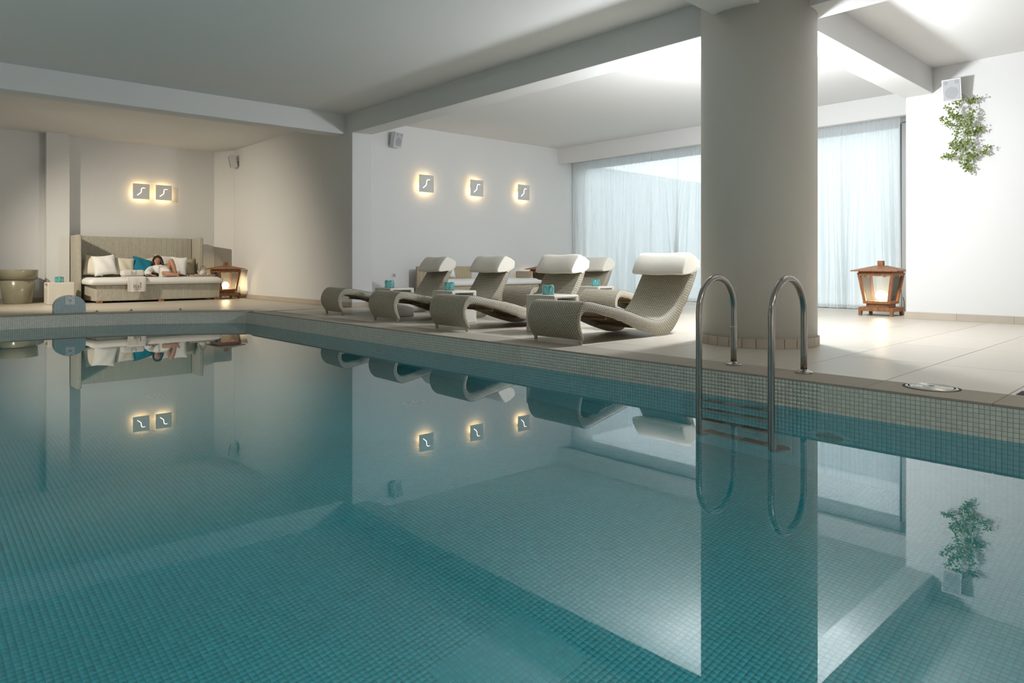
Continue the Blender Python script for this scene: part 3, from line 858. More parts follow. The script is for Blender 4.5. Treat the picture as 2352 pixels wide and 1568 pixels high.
def mattress_mesh(name, x0, x1, y0, y1, z0, z1):
    mb = MB(); nx, ny = 40, 16; idx = {}
    def top(x, y):
        ex = min(x - x0, x1 - x); ey = min(y - y0, y1 - y); e = min(ex, ey, 0.10)
        return z1 - (0.10 - e) ** 2 * 3.2 + 0.006 * math.sin(x * 9) * math.sin(y * 7)
    prof = [0, 0.02, 0.06, 0.12]
    for i in range(nx + 1):
        for j in range(ny + 1):
            idx[i, j] = len(mb.v); x = x0 + (x1 - x0) * i / nx; y = y0 + (y1 - y0) * j / ny
            mb.v.append((x, y, top(x, y)))
    for i in range(nx):
        for j in range(ny): mb.f.append((idx[i, j], idx[i + 1, j], idx[i + 1, j + 1], idx[i, j + 1]))
    rim = [(i, 0) for i in range(nx)] + [(nx, j) for j in range(ny)] + [(i, ny) for i in range(nx, 0, -1)] + [(0, j) for j in range(ny, 0, -1)]
    prev = [idx[r] for r in rim]; cx_, cy_ = (x0 + x1) / 2, (y0 + y1) / 2
    for lvl, (out, z) in enumerate(((0.022, 0.62), (0.026, 0.35), (0.012, 0.08), (-0.03, 0.0))):
        cur = []
        for (i, j) in rim:
            x = x0 + (x1 - x0) * i / nx; y = y0 + (y1 - y0) * j / ny
            ox = out * (-1 if i == 0 else (1 if i == nx else 0)); oy = out * (-1 if j == 0 else (1 if j == ny else 0))
            cur.append(len(mb.v)); mb.v.append((x + ox, y + oy, z0 + (z1 - z0) * z))
        k = len(rim)
        for a in range(k): mb.f.append((prev[a], cur[a], cur[(a + 1) % k], prev[(a + 1) % k]))
        prev = cur
    mb.f.append(tuple(prev))
    return mb.mesh(name)
# alcove daybed
d = thing('daybed', 'ribbed wicker daybed with tall back and white mattress in the alcove', 'daybed')
bx0, bx1, by0, by1 = 3.06, 5.355, 14.735, 15.78
MB().prism([(bx0, by0), (bx1, by0 + 0.05), (bx1, 15.85), (2.965, 15.85)], 'xy', 0.035, 0.34).build('base', 'rib_wicker', d, bevel=0.02, seg=2)
for x in (bx0 + 0.06, 4.2, bx1 - 0.06):
    for y in (by0 + 0.05, by1 - 0.08):
        MB().box(x - 0.05, x + 0.05, y - 0.035, y + 0.035, 0.0, 0.04).build('foot', 'teak', d)
place('mattress', mattress_mesh('mattress', 2.97, 5.36, 14.70, 15.78, 0.342, 0.482), 'white_cotton', d, smooth=True)
MB().box(2.95, 5.15, 15.90, 15.97, 0.02, 1.31).build('backrest', 'rib_wicker', d, bevel=0.02, seg=2)
MB().box(2.862, 2.945, 15.36, 15.97, 0.02, 1.315).build('wing', 'rib_wicker', d, bevel=0.02, seg=2)
MB().box(5.15, 5.215, 15.36, 15.97, 0.02, 1.315).build('wing', 'rib_wicker', d, bevel=0.02, seg=2)
cushion((3.145, 15.47, 0.478), -0.28, -0.22, 0.10, 0.36, 0.42, 0.17, 'cream_cotton', 'beige cushion at the left end of the alcove daybed')
cushion((3.370, 15.36, 0.478), -0.06, -0.24, -0.12, 0.42, 0.42, 0.17, 'white_cotton', 'white cushion with a pointed corner, second from the left')
cushion((3.70, 15.44, 0.478), 0.10, -0.26, 0.10, 0.38, 0.38, 0.16, 'cream_cotton', 'cream cushion between the white and the teal cushion')
cushion((3.94, 15.42, 0.478), 0.0, -0.82, 0.50, 0.44, 0.42, 0.15, 'teal_cotton', 'dark teal cushion leaning diagonally against the daybed back')
cushion((4.24, 15.75, 0.478), 0.0, -0.14, -0.15, 0.40, 0.36, 0.14, 'cream_cotton', 'small cream cushion mostly hidden behind the woman\'s head')
cushion((4.55, 15.74, 0.478), 0.05, -0.14, 0.10, 0.46, 0.42, 0.16, 'white_cotton', 'white pillow behind the woman\'s raised knee')
cushion((4.72, 15.46, 0.478), -0.5, -0.10, 0.06, 0.34, 0.40, 0.14, 'white_cotton', 'white upright pillow with a peaked corner right of the knee')
cushion((4.945, 15.60, 0.478), 0.0, -0.18, 0.0, 0.40, 0.38, 0.15, 'olive_cotton', 'olive beige cushion at the right end of the alcove daybed')
# lounge daybed with low honey back
d = thing('daybed', 'low honey-coloured wicker daybed behind the back row loungers', 'daybed', (0, 0, 0))
MB().box(7.42, 9.78, 9.66, 10.36, 0.035, 0.34).build('base', 'rib_wicker_honey', d, bevel=0.02)
for x in (7.5, 9.7):
    for y in (9.72, 10.3): MB().box(x - 0.05, x + 0.05, y - 0.035, y + 0.035, 0.0, 0.04).build('foot', 'teak', d)
place('mattress', mattress_mesh('mattress', 7.40, 9.80, 9.65, 10.34, 0.342, 0.462), 'white_cotton', d, smooth=True)
MB().box(7.32, 8.62, 10.37, 10.45, 0.02, 0.70).build('backrest', 'rib_wicker_honey', d, bevel=0.02)
MB().box(9.82, 9.90, 9.95, 10.40, 0.02, 0.60).build('arm', 'rib_wicker_honey', d, bevel=0.02)
cushion((7.86, 10.18, 0.46), 0.15, -0.30, 0.0, 0.46, 0.36, 0.15, 'white_cotton', 'white cushion leaning on the honey wicker daybed', 'lounge daybed cushions')

# towels
o = MB(); o.box(0, 0.40, 0, 0.22, 0, 0.125)
tw = o.build('folded_towel', 'terry', bevel=0.045, seg=5); tw.location = (3.54, 14.90, 0.5035)
tag(tw, 'folded white towel lying on the daybed mattress', 'towel')
def ribbon(mb, pts, w, off):
    """flat stroke in xz at y=off"""
    for (a, b) in zip(pts, pts[1:]):
        a, b = Vector(a), Vector(b); dvec = (b - a); nrm = Vector((-dvec.y, dvec.x)).normalized() * w / 2
        mb.quad((a.x - nrm.x, off, a.y - nrm.y), (b.x - nrm.x, off, b.y - nrm.y), (b.x + nrm.x, off, b.y + nrm.y), (a.x + nrm.x, off, a.y + nrm.y))
def monogram(parent, cx_, cz, s, off):
    mb = MB(); q = lambda pts: [(cx_ + x * s, cz + z * s) for x, z in pts]
    for sx in (-1, 1):
        ribbon(mb, q([(sx * 0.42, 0.50), (sx * 0.34, 0.38), (sx * 0.44, 0.22), (sx * 0.36, 0.06), (sx * 0.42, -0.12), (sx * 0.40, -0.26)]), 0.06 * s, off)
    ribbon(mb, q([(-0.06, 0.08), (-0.18, 0.10), (-0.26, 0.0), (-0.24, -0.14), (-0.12, -0.20), (-0.04, -0.14)]), 0.055 * s, off)
    ribbon(mb, q([(0.24, 0.10), (0.10, 0.06), (0.08, -0.02), (0.22, -0.08), (0.22, -0.18), (0.08, -0.20)]), 0.055 * s, off)
    for i in range(9): ribbon(mb, q([(-0.36 + i * 0.09, -0.42), (-0.33 + i * 0.09, -0.36 - 0.05 * (i % 2)), (-0.30 + i * 0.09, -0.43)]), 0.035 * s, off)
    o = mb.build('print', 'print_ink', parent, fix=False); o['kind'] = 'stuff'; return o
monogram(tw, 0.20, 0.062, 0.10, -0.0008)
tpath = spline([(15.10, 0.497), (14.95, 0.497), (14.80, 0.497), (14.715, 0.492), (14.660, 0.460), (14.644, 0.40), (14.648, 0.32), (14.656, 0.25), (14.660, 0.205)], 4)
mb = MB(); nt_ = len(tpath)
mb.grid(21, nt_, lambda u, v: (3.555 + (0.355 - 0.045 * v) * u + 0.02 * v, tpath[round(v * (nt_ - 1))][0] - 0.004 + 0.010 * math.sin(u * 13) * v * v, tpath[round(v * (nt_ - 1))][1]))
ht = mb.build('hanging_towel', 'terry', smooth=True, solid=0.010); tag(ht, 'white towel with printed mark hanging over the mattress edge', 'towel')
monogram(ht, 3.735, 0.315, 0.15, 14.632)

# tray with tea set
def tray():
    t = thing('serving_tray', 'wooden serving tray with wire handles on the daybed', 'tray', (5.05, 15.02, 0.490), 0.03)
    MB().box(-0.24, 0.24, -0.14, 0.14, 0.0, 0.012).build('tray_base', 'pale_wood', t, bevel=0.003)
    for y in (-0.14, 0.13): MB().box(-0.24, 0.24, y, y + 0.01, 0.012, 0.035).build('rim', 'pale_wood', t)
    for x in (-0.24, 0.23): MB().box(x, x + 0.01, -0.13, 0.13, 0.012, 0.035).build('rim', 'pale_wood', t)
    for x in (-0.235, 0.235):
        MB().tube([(x, -0.06, 0.03), (x, -0.06, 0.065), (x, -0.04, 0.08), (x, 0.04, 0.08), (x, 0.06, 0.065), (x, 0.06, 0.03)], 0.004, 8).build('handle', 'steel', t, smooth=True)
tray()
t = thing('teapot', 'pale ceramic teapot with arched cane handle on the tray', 'teapot', (5.10, 15.06, 0.5025))
MB().lathe([(0.045, 0), (0.062, 0.006), (0.072, 0.035), (0.068, 0.075), (0.05, 0.098), (0.036, 0.104)], 28).build('body', 'porcelain', t, smooth=True)
MB().lathe([(0.037, 0.104), (0.034, 0.112), (0.012, 0.118), (0.012, 0.13), (0.004, 0.134)], 20).build('lid', 'porcelain', t, smooth=True)
MB().tube(spline([(-0.06, 0, 0.03), (-0.085, 0, 0.05), (-0.10, 0, 0.085), (-0.115, 0, 0.10)], 4), [0.016] * 4 + [0.012] * 4 + [0.009] * 5, 10).build('spout', 'porcelain', t, smooth=True)
MB().tube([(0.062 * math.cos(a), 0, 0.10 + 0.105 * math.sin(a)) for a in [PI * i / 16 for i in range(17)]], 0.006, 8).build('handle', 'cane', t, smooth=True)
for (x, y, h, r, nm, lab) in ((5.175, 14.96, 0.05, 0.022, 'sugar_pot', 'small white pot right of the teapot on the tray'), (5.03, 14.955, 0.035, 0.032, 'tea_cup', 'white tea cup in front of the teapot on the tray'), (4.945, 14.98, 0.03, 0.028, 'tea_cup', 'glassy white cup at the left end of the tray')):
    o = MB().lathe([(r * 0.6, 0), (r * 0.9, 0.006), (r, h * 0.6), (r, h), (r * 0.88, h), (r * 0.85, h * 0.5), (r * 0.4, 0.01)], 24).build(nm, 'white_plastic', smooth=True)
    o.location = (x, y, 0.5025); tag(o, lab, 'cup' if nm == 'tea_cup' else 'pot')

# =================================================================== LANTERNS
def make_lantern():
    t = thing('floor_lantern', 'x', 'lantern', group='teak floor lanterns')
    # stand with cut-out feet
    pl = [(-0.228, 0.0), (-0.185, 0.0), (-0.165, 0.062), (0.165, 0.062), (0.185, 0.0), (0.228, 0.0), (0.228, 0.12), (-0.228, 0.12)]
    for s in (-1, 1):
        MB().prism(pl, 'xz', s * 0.228 - (0.04 if s > 0 else 0), s * 0.228 + (0.04 if s < 0 else 0)).build('stand_rail', 'teak', t, bevel=0.003, seg=1)
        pl2 = [(max(-0.188, min(0.188, y)), z) for y, z in pl]
        MB().box(*( (0.188, 0.228) if s > 0 else (-0.228, -0.188)), -0.188, 0.188, 0.064, 0.12).build('stand_rail', 'teak', t, bevel=0.002, seg=1)
    MB().box(-0.19, 0.19, -0.19, 0.19, 0.098, 0.116).build('stand_top', 'teak', t)
    MB().box(-0.148, 0.148, -0.148, 0.148, 0.116, 0.168).build('neck', 'teak', t, bevel=0.002, seg=1)
    MB().box(-0.182, 0.182, -0.182, 0.182, 0.168, 0.206).build('lantern_floor', 'teak', t, bevel=0.003, seg=1)
    def sq(h, z): return [(-h, -h, z), (h, -h, z), (h, h, z), (-h, h, z)]
    b, tp = 0.181, 0.243; w = 0.040; z0, z1 = 0.20, 0.612
    for sx in (-1, 1):
        for sy in (-1, 1):
            mb = MB()
            def ring(h, z): return [(sx * h, sy * h, z), (sx * (h - w), sy * h, z), (sx * (h - w), sy * (h - w), z), (sx * h, sy * (h - w), z)]
            mb.v = ring(b, z0) + ring(tp, z1)
            mb.f = [(0, 1, 2, 3), (4, 5, 6, 7), (0, 1, 5, 4), (1, 2, 6, 5), (2, 3, 7, 6), (3, 0, 4, 7)]
            mb.build('post', 'teak', t, bevel=0.002, seg=1)
    top_z = 0.568
    for ax in (0, 1):
        for s in (-1, 1):
            h0, h1 = tp - 0.007 - 0.0, tp; i0 = tp - 0.04
            if ax == 0: MB().box(-i0, i0, *( (tp - 0.034, tp) if s > 0 else (-tp, -tp + 0.034)), top_z, z1).build('top_rail', 'teak', t, bevel=0.002, seg=1)
            else: MB().box(*( (tp - 0.034, tp) if s > 0 else (-tp, -tp + 0.034)), -i0, i0, top_z, z1).build('top_rail', 'teak', t, bevel=0.002, seg=1)
            # glass panes, leaning outward
            gb, gt = b - 0.02, b + (tp - b) * (top_z + 0.01 - z0) / (z1 - z0) - 0.02
            pts = [(-gb + 0.018, s * gb, 0.206), (gb - 0.018, s * gb, 0.206), (gt - 0.018, s * gt, top_z + 0.01), (-gt + 0.018, s * gt, top_z + 0.01)]
            pts2 = [(x, y - s * 0.004, z) for x, y, z in pts]
            if ax: pts = [(y, x, z) for x, y, z in pts]; pts2 = [(y, x, z) for x, y, z in pts2]
            mb = MB(); mb.v = pts + pts2; mb.f = [(0, 1, 2, 3), (4, 5, 6, 7), (0, 1, 5, 4), (1, 2, 6, 5), (2, 3, 7, 6), (3, 0, 4, 7)]
            mb.build('pane', 'lantern_glass', t)
            for u in (-0.12, 0.12):
                hb = (u - 0.018, u + 0.018, s * (gt - 0.012) - 0.008, s * (gt - 0.012) + 0.008)
                if ax: MB().box(hb[2], hb[3], hb[0], hb[1], top_z - 0.016, top_z).build('clip', 'brushed_lid', t)
                else: MB().box(hb[0], hb[1], hb[2], hb[3], top_z - 0.016, top_z).build('clip', 'brushed_lid', t)
    mb = MB(); e = 0.312
    mb.v = sq(e, 0.632) + sq(e, 0.645) + sq(0.06, 0.716)
    mb.f = [(0, 1, 2, 3), (0, 1, 5, 4), (1, 2, 6, 5), (2, 3, 7, 6), (3, 0, 4, 7), (4, 5, 9, 8), (5, 6, 10, 9), (6, 7, 11, 10), (7, 4, 8, 11), (8, 9, 10, 11)]
    mb.build('roof', 'teak', t, bevel=0.002, seg=1)
    MB().box(-0.228, 0.228, -0.228, 0.228, 0.612, 0.634).build('roof_tray', 'teak', t)
    MB().box(-0.038, 0.038, -0.038, 0.038, 0.712, 0.785).build('chimney', 'teak', t, bevel=0.003, seg=1)
    mb = MB(); mb.lathe([(0.004, 0)] + [(0.072 * math.sin(PI * i / 14), 0.072 - 0.072 * math.cos(PI * i / 14)) for i in range(1, 14)] + [(0.004, 0.144)], 20, (0, 0, 0.212))
    mb.build('bulb', 'bulb_glow', t, smooth=True)
    MB().tube(spline([(-0.1, -0.19, 0.09), (-0.06, -0.15, 0.03), (0.02, -0.16, 0.008), (0.14, -0.23, 0.006), (0.20, -0.245, 0.05), (0.205, -0.24, 0.2), (0.20, -0.225, 0.26)], 5), 0.004, 6).build('cable', 'black', t, smooth=True)
    return t
ln = make_lantern(); ln.location = (10.632, 3.565, 0); ln['label'] = 'teak floor lantern with glowing globe beside the right curtain'
copy_tree(ln, (5.60, 15.13, 0), 0.03, 'teak floor lantern with glowing globe at the right end of the alcove daybed')
copy_tree(ln, (10.25, 9.93, 0), 0.0, 'teak floor lantern mostly hidden behind the loungers by the far curtain')

# =================================================================== POT
t = thing('planter_pot', 'large glazed olive pot with a thick rim in the alcove', 'pot', (1.98, 15.74, 0))
MB().lathe([(0.215, 0.0), (0.225, 0.012), (0.285, 0.46), (0.28, 0.462), (0.24, 0.46), (0.19, 0.03)], 48).build('body', 'glaze', t, smooth=False)
MB().lathe([(0.283, 0.455), (0.307, 0.457), (0.322, 0.628), (0.318, 0.636), (0.295, 0.636), (0.285, 0.625), (0.26, 0.455)], 48).build('rim', 'glaze', t)
for o in t.children:
    for p in o.data.polygons: p.use_smooth = len(p.vertices) == 4
MB().lathe([(0.255, 0.40), (0.255, 0.43)], 32).build('soil', 'dark_step', t)

# =================================================================== MOSAIC BLOCK AT THE FAR POOL END
t = thing('pool_spout', 'arched mosaic block with a white jet plate on the far pool edge', 'pool spout', (2.145, 11.97, 0), 0.02)
out = [(-0.205, 0.0), (0.205, 0.0), (0.205, 0.10)] + [(0.205 * math.cos(a), 0.10 + 0.172 * math.sin(a)) for a in [PI * i / 24 for i in range(1, 24)]] + [(-0.205, 0.10)]
MB().prism(out, 'xz', 0.0, 0.13).build('block', 'mosaic_block', t, bevel=0.004, seg=1)
pt = MB().box(-0.062, 0.062, -0.006, 0.001, 0.128, 0.258).build('jet_plate', 'white_plastic', t, bevel=0.002, seg=1)
MB().tube([(0, -0.012, 0.192), (0, -0.004, 0.192)], 0.020, 24).build('jet_nozzle', 'speaker_grille', pt)
for x, z in ((-0.04, 0.225), (0.042, 0.225), (0.003, 0.143), (0.01, 0.25)):
    MB().tube([(x, -0.008, z), (x, -0.005, z)], 0.005, 10).build('screw', 'black', pt)
# anchor studs on the far coping
for x, y, lab in ((2.52, 12.10, 'small metal stud on the coping just right of the mosaic block'), (2.98, 12.02, 'small metal stud on the coping in front of the daybed'), (3.62, 11.72, 'shiny metal stud on the coping near the pool corner')):
    o = MB().lathe([(0.028, 0), (0.026, 0.008), (0.012, 0.012), (0.010, 0.024), (0.004, 0.028)], 16, (0, 0, 0)).build('floor_stud', 'steel', smooth=True)
    o.location = (x, y, 0.0); tag(o, lab, 'stud', 'coping studs')

# =================================================================== LADDER
t = thing('pool_ladder', 'polished steel pool ladder with two arched handrails', 'ladder')
XI, XO, RC, ZC = 4.087, 4.55, 0.2315, 0.402
for y in (2.005, 2.515):
    path = [(XO, y, 0.004), (XO, y, 0.12), (XO, y, 0.25)] + [((XI + XO) / 2 + RC * math.cos(a), y, ZC + RC * math.sin(a)) for a in [PI * i / 24 for i in range(25)]]
    path += [(XI, y, z) for z in (0.25, 0.1, 0.0, -0.1, -0.25, -0.45, -0.65, -0.85, -1.05)] + [(XI + 0.006, y, -1.11), (XI + 0.03, y, -1.155), (XI + 0.07, y, -1.18), (EDGE - 0.035, y, -1.185)]
    rl = MB().tube(path, 0.0215, 16).build('handrail', 'steel', t, smooth=True)
    for p in rl.data.polygons: p.use_smooth = len(p.vertices) == 4
    MB().lathe([(0.058, 0.0), (0.058, 0.006), (0.045, 0.014), (0.024, 0.020), (0.0225, 0.024)], 28, (XO, y, 0)).build('flange', 'steel', rl, smooth=True)
    MB().tube([(EDGE - 0.04, y, -1.185), (EDGE - 0.001, y, -1.185)], [0.028, 0.045], 16).build('wall_pad', 'dark_step', rl)
    if y > 2.3: MB().lathe([(0.0235, 0.0), (0.0245, 0.004), (0.0235, 0.010)], 20, (XO, y, 0.27)).build('collar', 'brushed_lid', rl, smooth=True)
for z in (-0.205, -0.48, -0.755, -1.03):
    st = MB().box(XI - 0.035, XI + 0.045, 2.026, 2.494, z - 0.012, z + 0.012).build('step', 'step_metal', t, bevel=0.004, seg=2)
    MB().box(XI - 0.031, XI + 0.041, 2.05, 2.20, z + 0.012, z + 0.015).build('tread', 'dark_step', st)
    MB().box(XI - 0.031, XI + 0.041, 2.33, 2.47, z + 0.012, z + 0.015).build('tread', 'dark_step', st)

# round lid in the coping
t = thing('skimmer_lid', 'round brushed metal lid set into the coping', 'lid', (4.552, 1.25, 0))
MB().lathe([(0.150, -0.004), (0.150, 0.0012), (0.139, 0.0012), (0.138, -0.004)], 48).build('seat_ring', 'dark_void', t)
dk = MB().lathe([(0.134, 0.0), (0.134, 0.004), (0.05, 0.006)], 48).build('disc', 'brushed_lid', t)
for k in range(5): MB().lathe([(0.062 + 0.015 * k, 0.0045), (0.063 + 0.015 * k, 0.0066), (0.068 + 0.015 * k, 0.0066), (0.069 + 0.015 * k, 0.0045)], 40).build('ridge', 'brushed_lid', dk)
MB().lathe([(0.048, 0.005), (0.046, 0.009), (0.018, 0.010)], 32).build('boss', 'white_plastic', dk)
MB().lathe([(0.017, 0.0095), (0.016, 0.0108)], 24).build('finger_hole', 'black', dk)
o = MB(); o.box(4.64, 4.80, 0.70, 0.86, 0.0005, 0.002); o = o.build('drain_grate', 'dark_void'); tag(o, 'square drain cover at the right edge of the deck', 'drain cover')

# =================================================================== UNDERWATER FITTINGS
def pool_light(loc, rz, lab, power=0):
    t = thing('pool_light', lab, 'pool light', loc, rz, 'round pool lights')
    def disc(r0, x0, x1, name, mat, p=t, r1=None):
        mb = MB(); mb.tube([(-x0, 0, 0), (-x1, 0, 0)], [r0, r1 or r0 * 0.96], 36); return mb.build(name, mat, p)
    disc(0.135, 0.0, 0.010, 'flange', 'tinted_fitting')
    ln_ = disc(0.085, 0.010, 0.022, 'lens', 'teal_glass', t, 0.06)
    disc(0.08, 0.0105, 0.012, 'reflector', 'step_metal', ln_)
    for a in (0.0, PI): MB().tube([(-0.009, 0.112 * math.cos(a), 0.112 * math.sin(a)), (-0.013, 0.112 * math.cos(a), 0.112 * math.sin(a))], 0.006, 8).build('screw', 'black', t)
    for q in (-0.02, 0.0, 0.02): MB().tube([(-0.009, q, 0.105), (-0.013, q, 0.105)], 0.006, 8).build('vent_hole', 'black', t)
    if power: lamp('pool_fill', 'SPOT', (-0.035, 0, 0), power, (0.86, 0.98, 1.0), 0.07, (0, PI / 2, 0), t, math.radians(165), 1.0)
pool_light((EDGE - 0.004, 1.715, -0.765), 0, 'round underwater pool light right of the ladder')
pool_light((EDGE - 0.004, 6.80, -0.785), 0, 'round underwater pool light below the farther loungers')
pool_light((EDGE - 0.004, 0.62, -0.42), 0, 'underwater fitting cut by the right edge of the picture')
for y, wd in ((0.8, 'first'), (4.0, 'second'), (7.2, 'third')): pool_light((LEFT_X + 0.004, y, -0.72), PI, 'unseen pool light added on the left pool wall, %s from the near end' % wd, UNDERWATER_FILL_POWER * 0.75)
pool_light((1.4, NEAR_Y + 0.004, -0.72), -PI / 2, 'unseen pool light added in the middle of the near pool wall', UNDERWATER_FILL_POWER * 1.3)
for x, y, lab in ((1.825, 6.50, 'round floor drain in the middle of the pool floor'), (3.40, 4.87, 'round floor drain near the long pool wall')):
    t = thing('floor_drain', lab, 'drain', (x, y, BED + 0.003), 0, 'pool floor drains')
    MB().lathe([(0.10, 0.0), (0.10, 0.008), (0.085, 0.012)], 32).build('drain_cover', 'tinted_fitting', t)
    for k in range(8):
        a = 2 * PI * k / 8; MB().lathe([(0.010, 0.0115), (0.010, 0.0135)], 10, (0.055 * math.cos(a), 0.055 * math.sin(a), 0)).build('hole', 'black', t)

# =================================================================== SQUARE WALL LIGHTS
SC_PTS = [(0.255, 0.235), (0.33, 0.30), (0.405, 0.357), (0.475, 0.43), (0.497, 0.52), (0.50, 0.60), (0.536, 0.70), (0.614, 0.735), (0.73, 0.725)]
def make_sconce():
    t = thing('wall_light', 'x', 'wall light', group='square backlit wall lights')
    s = 0.325; h = s / 2
    pl = MB().box(-h, h, -0.100, -0.088, -h, h).build('plate', 'plate_metal', t, bevel=0.0015, seg=1)
    cp = spline([(x, z) for x, z in SC_PTS], 4); mb = MB(); n = len(cp)
    for i, (x, z) in enumerate(cp):
        a = Vector(cp[max(i - 1, 0)]); b = Vector(cp[min(i + 1, n - 1)]); dv = (b - a).normalized(); nr = Vector((-dv.y, dv.x))
        u = i / (n - 1); w = 0.042 * s / 0.325 * (0.75 + 0.35 * (1 - abs(2 * u - 0.9)) if u < 0.9 else 0.55) / 2 * 0.32
        for q in (-1, 1): mb.v.append(((x - 0.5) * s + nr.x * w * q, -0.1006, (z - 0.5) * s + nr.y * w * q))
    for i in range(n - 1): mb.f.append((2 * i, 2 * i + 2, 2 * i + 3, 2 * i + 1))
    mb.build('slot', 'slot_glow', pl, fix=False)
    MB().box(-0.10, 0.10, -0.085, 0.0, 0.02, 0.07).build('mount', 'plate_metal', t)
    MB().box(-0.125, 0.125, -0.072, -0.046, -0.115, -0.02).build('light_tube', 'warm_strip', t, bevel=0.008)
    MB().box(-0.11, 0.11, -0.070, -0.055, 0.085, 0.115).build('light_tube', 'warm_strip', t)
    return t
sn = make_sconce(); sn.location = (4.173, 16.15, 2.296); sn['label'] = 'left one of the paired square wall lights above the daybed'
copy_tree(sn, (4.619, 16.15, 2.300), 0, 'right one of the paired square wall lights above the daybed')
la = math.atan2(LW[1][1] - LW[0][1], LW[1][0] - LW[0][0])
for x, lab in ((7.654, 'square backlit wall light nearest the corner speaker'), (8.846, 'middle one of the three square wall lights in the lounge'), (10.09, 'square backlit wall light nearest the curtains')):
    copy_tree(sn, (x, LW[0][1] + (x - LW[0][0]) * math.tan(la), 2.266), la, lab)

# =================================================================== SPEAKERS
def make_speaker():
    t = thing('wall_speaker', 'x', 'speaker', group='white wall speakers')
    cab = [(-0.075, -0.115), (0.075, -0.115), (0.11, 0.0), (0.11, 0.012), (-0.11, 0.012)]
    b = MB(); w, h = 0.108, 0.140
    b.v = [(-w, -0.19, -h), (w, -0.19, -h), (w, -0.19, h), (-w, -0.19, h), (-w * 0.6, -0.05, -h * 0.92), (w * 0.6, -0.05, -h * 0.92), (w * 0.6, -0.05, h * 0.92), (-w * 0.6, -0.05, h * 0.92), ]
    b.f = [(0, 1, 2, 3), (4, 5, 6, 7), (0, 1, 5, 4), (1, 2, 6, 5), (2, 3, 7, 6), (3, 0, 4, 7)]
    c = b.build('cabinet', 'white_plastic', t, bevel=0.006, seg=2); c.rotation_euler = (0.20, 0, 0)
    g = MB().box(-w + 0.014, w - 0.014, -0.194, -0.188, -h + 0.014, h - 0.014).build('grille', 'speaker_grille', c, bevel=0.002, seg=1)
    MB().tube([(0, -0.1955, -0.035), (0, -0.193, -0.035)], 0.074, 36).build('woofer', 'speaker_cone', c)
    for x in (-0.058, 0.062): MB().tube([(x, -0.1955, 0.095), (x, -0.193, 0.095)], 0.024, 20).build('tweeter', 'speaker_cone', c)
    MB().tube([(0, -0.06, 0.0), (0, 0.0, 0.02)], 0.018, 12).build('bracket', 'white_plastic', t)
    MB().tube([(0, -0.008, 0.02), (0, 0.0, 0.02)], 0.04, 16).build('bracket_plate', 'white_plastic', t)
    return t
sp = make_speaker(); sp.location = (10.20, 2.525, 2.985); sp.rotation_euler = (0, 0, -PI / 2); sp['label'] = 'white speaker with round woofer above the trailing plant'
copy_tree(sp, (6.945, 10.684, 3.04), la + 0.30, 'white speaker high on the lounge wall beside the beam')
copy_tree(sp, (5.972, 15.36, 3.06), -PI / 2 - 0.25, 'white speaker high in the right corner of the alcove')

# wall socket
t = thing('power_socket', 'white round power socket low on the lounge wall', 'socket', (7.008, LW[0][1] + (7.008 - LW[0][0]) * math.tan(la), 0.535), la)
MB().box(-0.041, 0.041, -0.009, 0.0, -0.041, 0.041).build('frame', 'plate_metal', t, bevel=0.003)
MB().tube([(0, -0.011, 0), (0, -0.0085, 0)], 0.026, 20).build('recess', 'speaker_cone', t)

# =================================================================== TRAILING PLANT
t = thing('trailing_plant', 'leafy green vine trailing down the white wall below the speaker', 'plant')
rnd = random.Random(3); leaves = MB()
def px_wall(px, py, off): # point on the right wall, off = distance in front of it
    x = 10.205 - off * 1.35; S_, C_ = math.sin(math.atan2(1466, 1568)), math.cos(math.atan2(1466, 1568))
    r = (px - 1176) / F_PX; dx, dy, dz = S_ + r * C_, C_ - r * S_, (HORIZON - py) / F_PX
    k = x / dx; return (x, dy * k, 0.72 + dz * k)
def add_leaf(p, s):
    a = rnd.uniform(0, 2 * PI); tl = rnd.uniform(-0.9, 0.9)
    R_ = Matrix.Rotation(rnd.uniform(-0.9, 0.9), 3, 'Z') @ Matrix.Rotation(rnd.uniform(-0.7, 0.7), 3, 'Y') @ Matrix.Rotation(a, 3, 'X')
    b = len(leaves.v)
    for (u, v, w) in ((0, 0, 0), (-0.02, 0.42, 0.45), (0.06, 0.5, 1.0) , (-0.02, -0.42, 0.45), (0.05, 0, 1.25), (0.05, 0, 0.55)):
        q = R_ @ Vector((u * s, v * s, w * s)); leaves.v.append((min(10.198, p[0] + q.x), p[1] + q.y, p[2] + q.z))
    leaves.f.extend([(b, b + 5, b + 1), (b, b + 3, b + 5), (b + 1, b + 5, b + 4), (b + 3, b + 4, b + 5)])
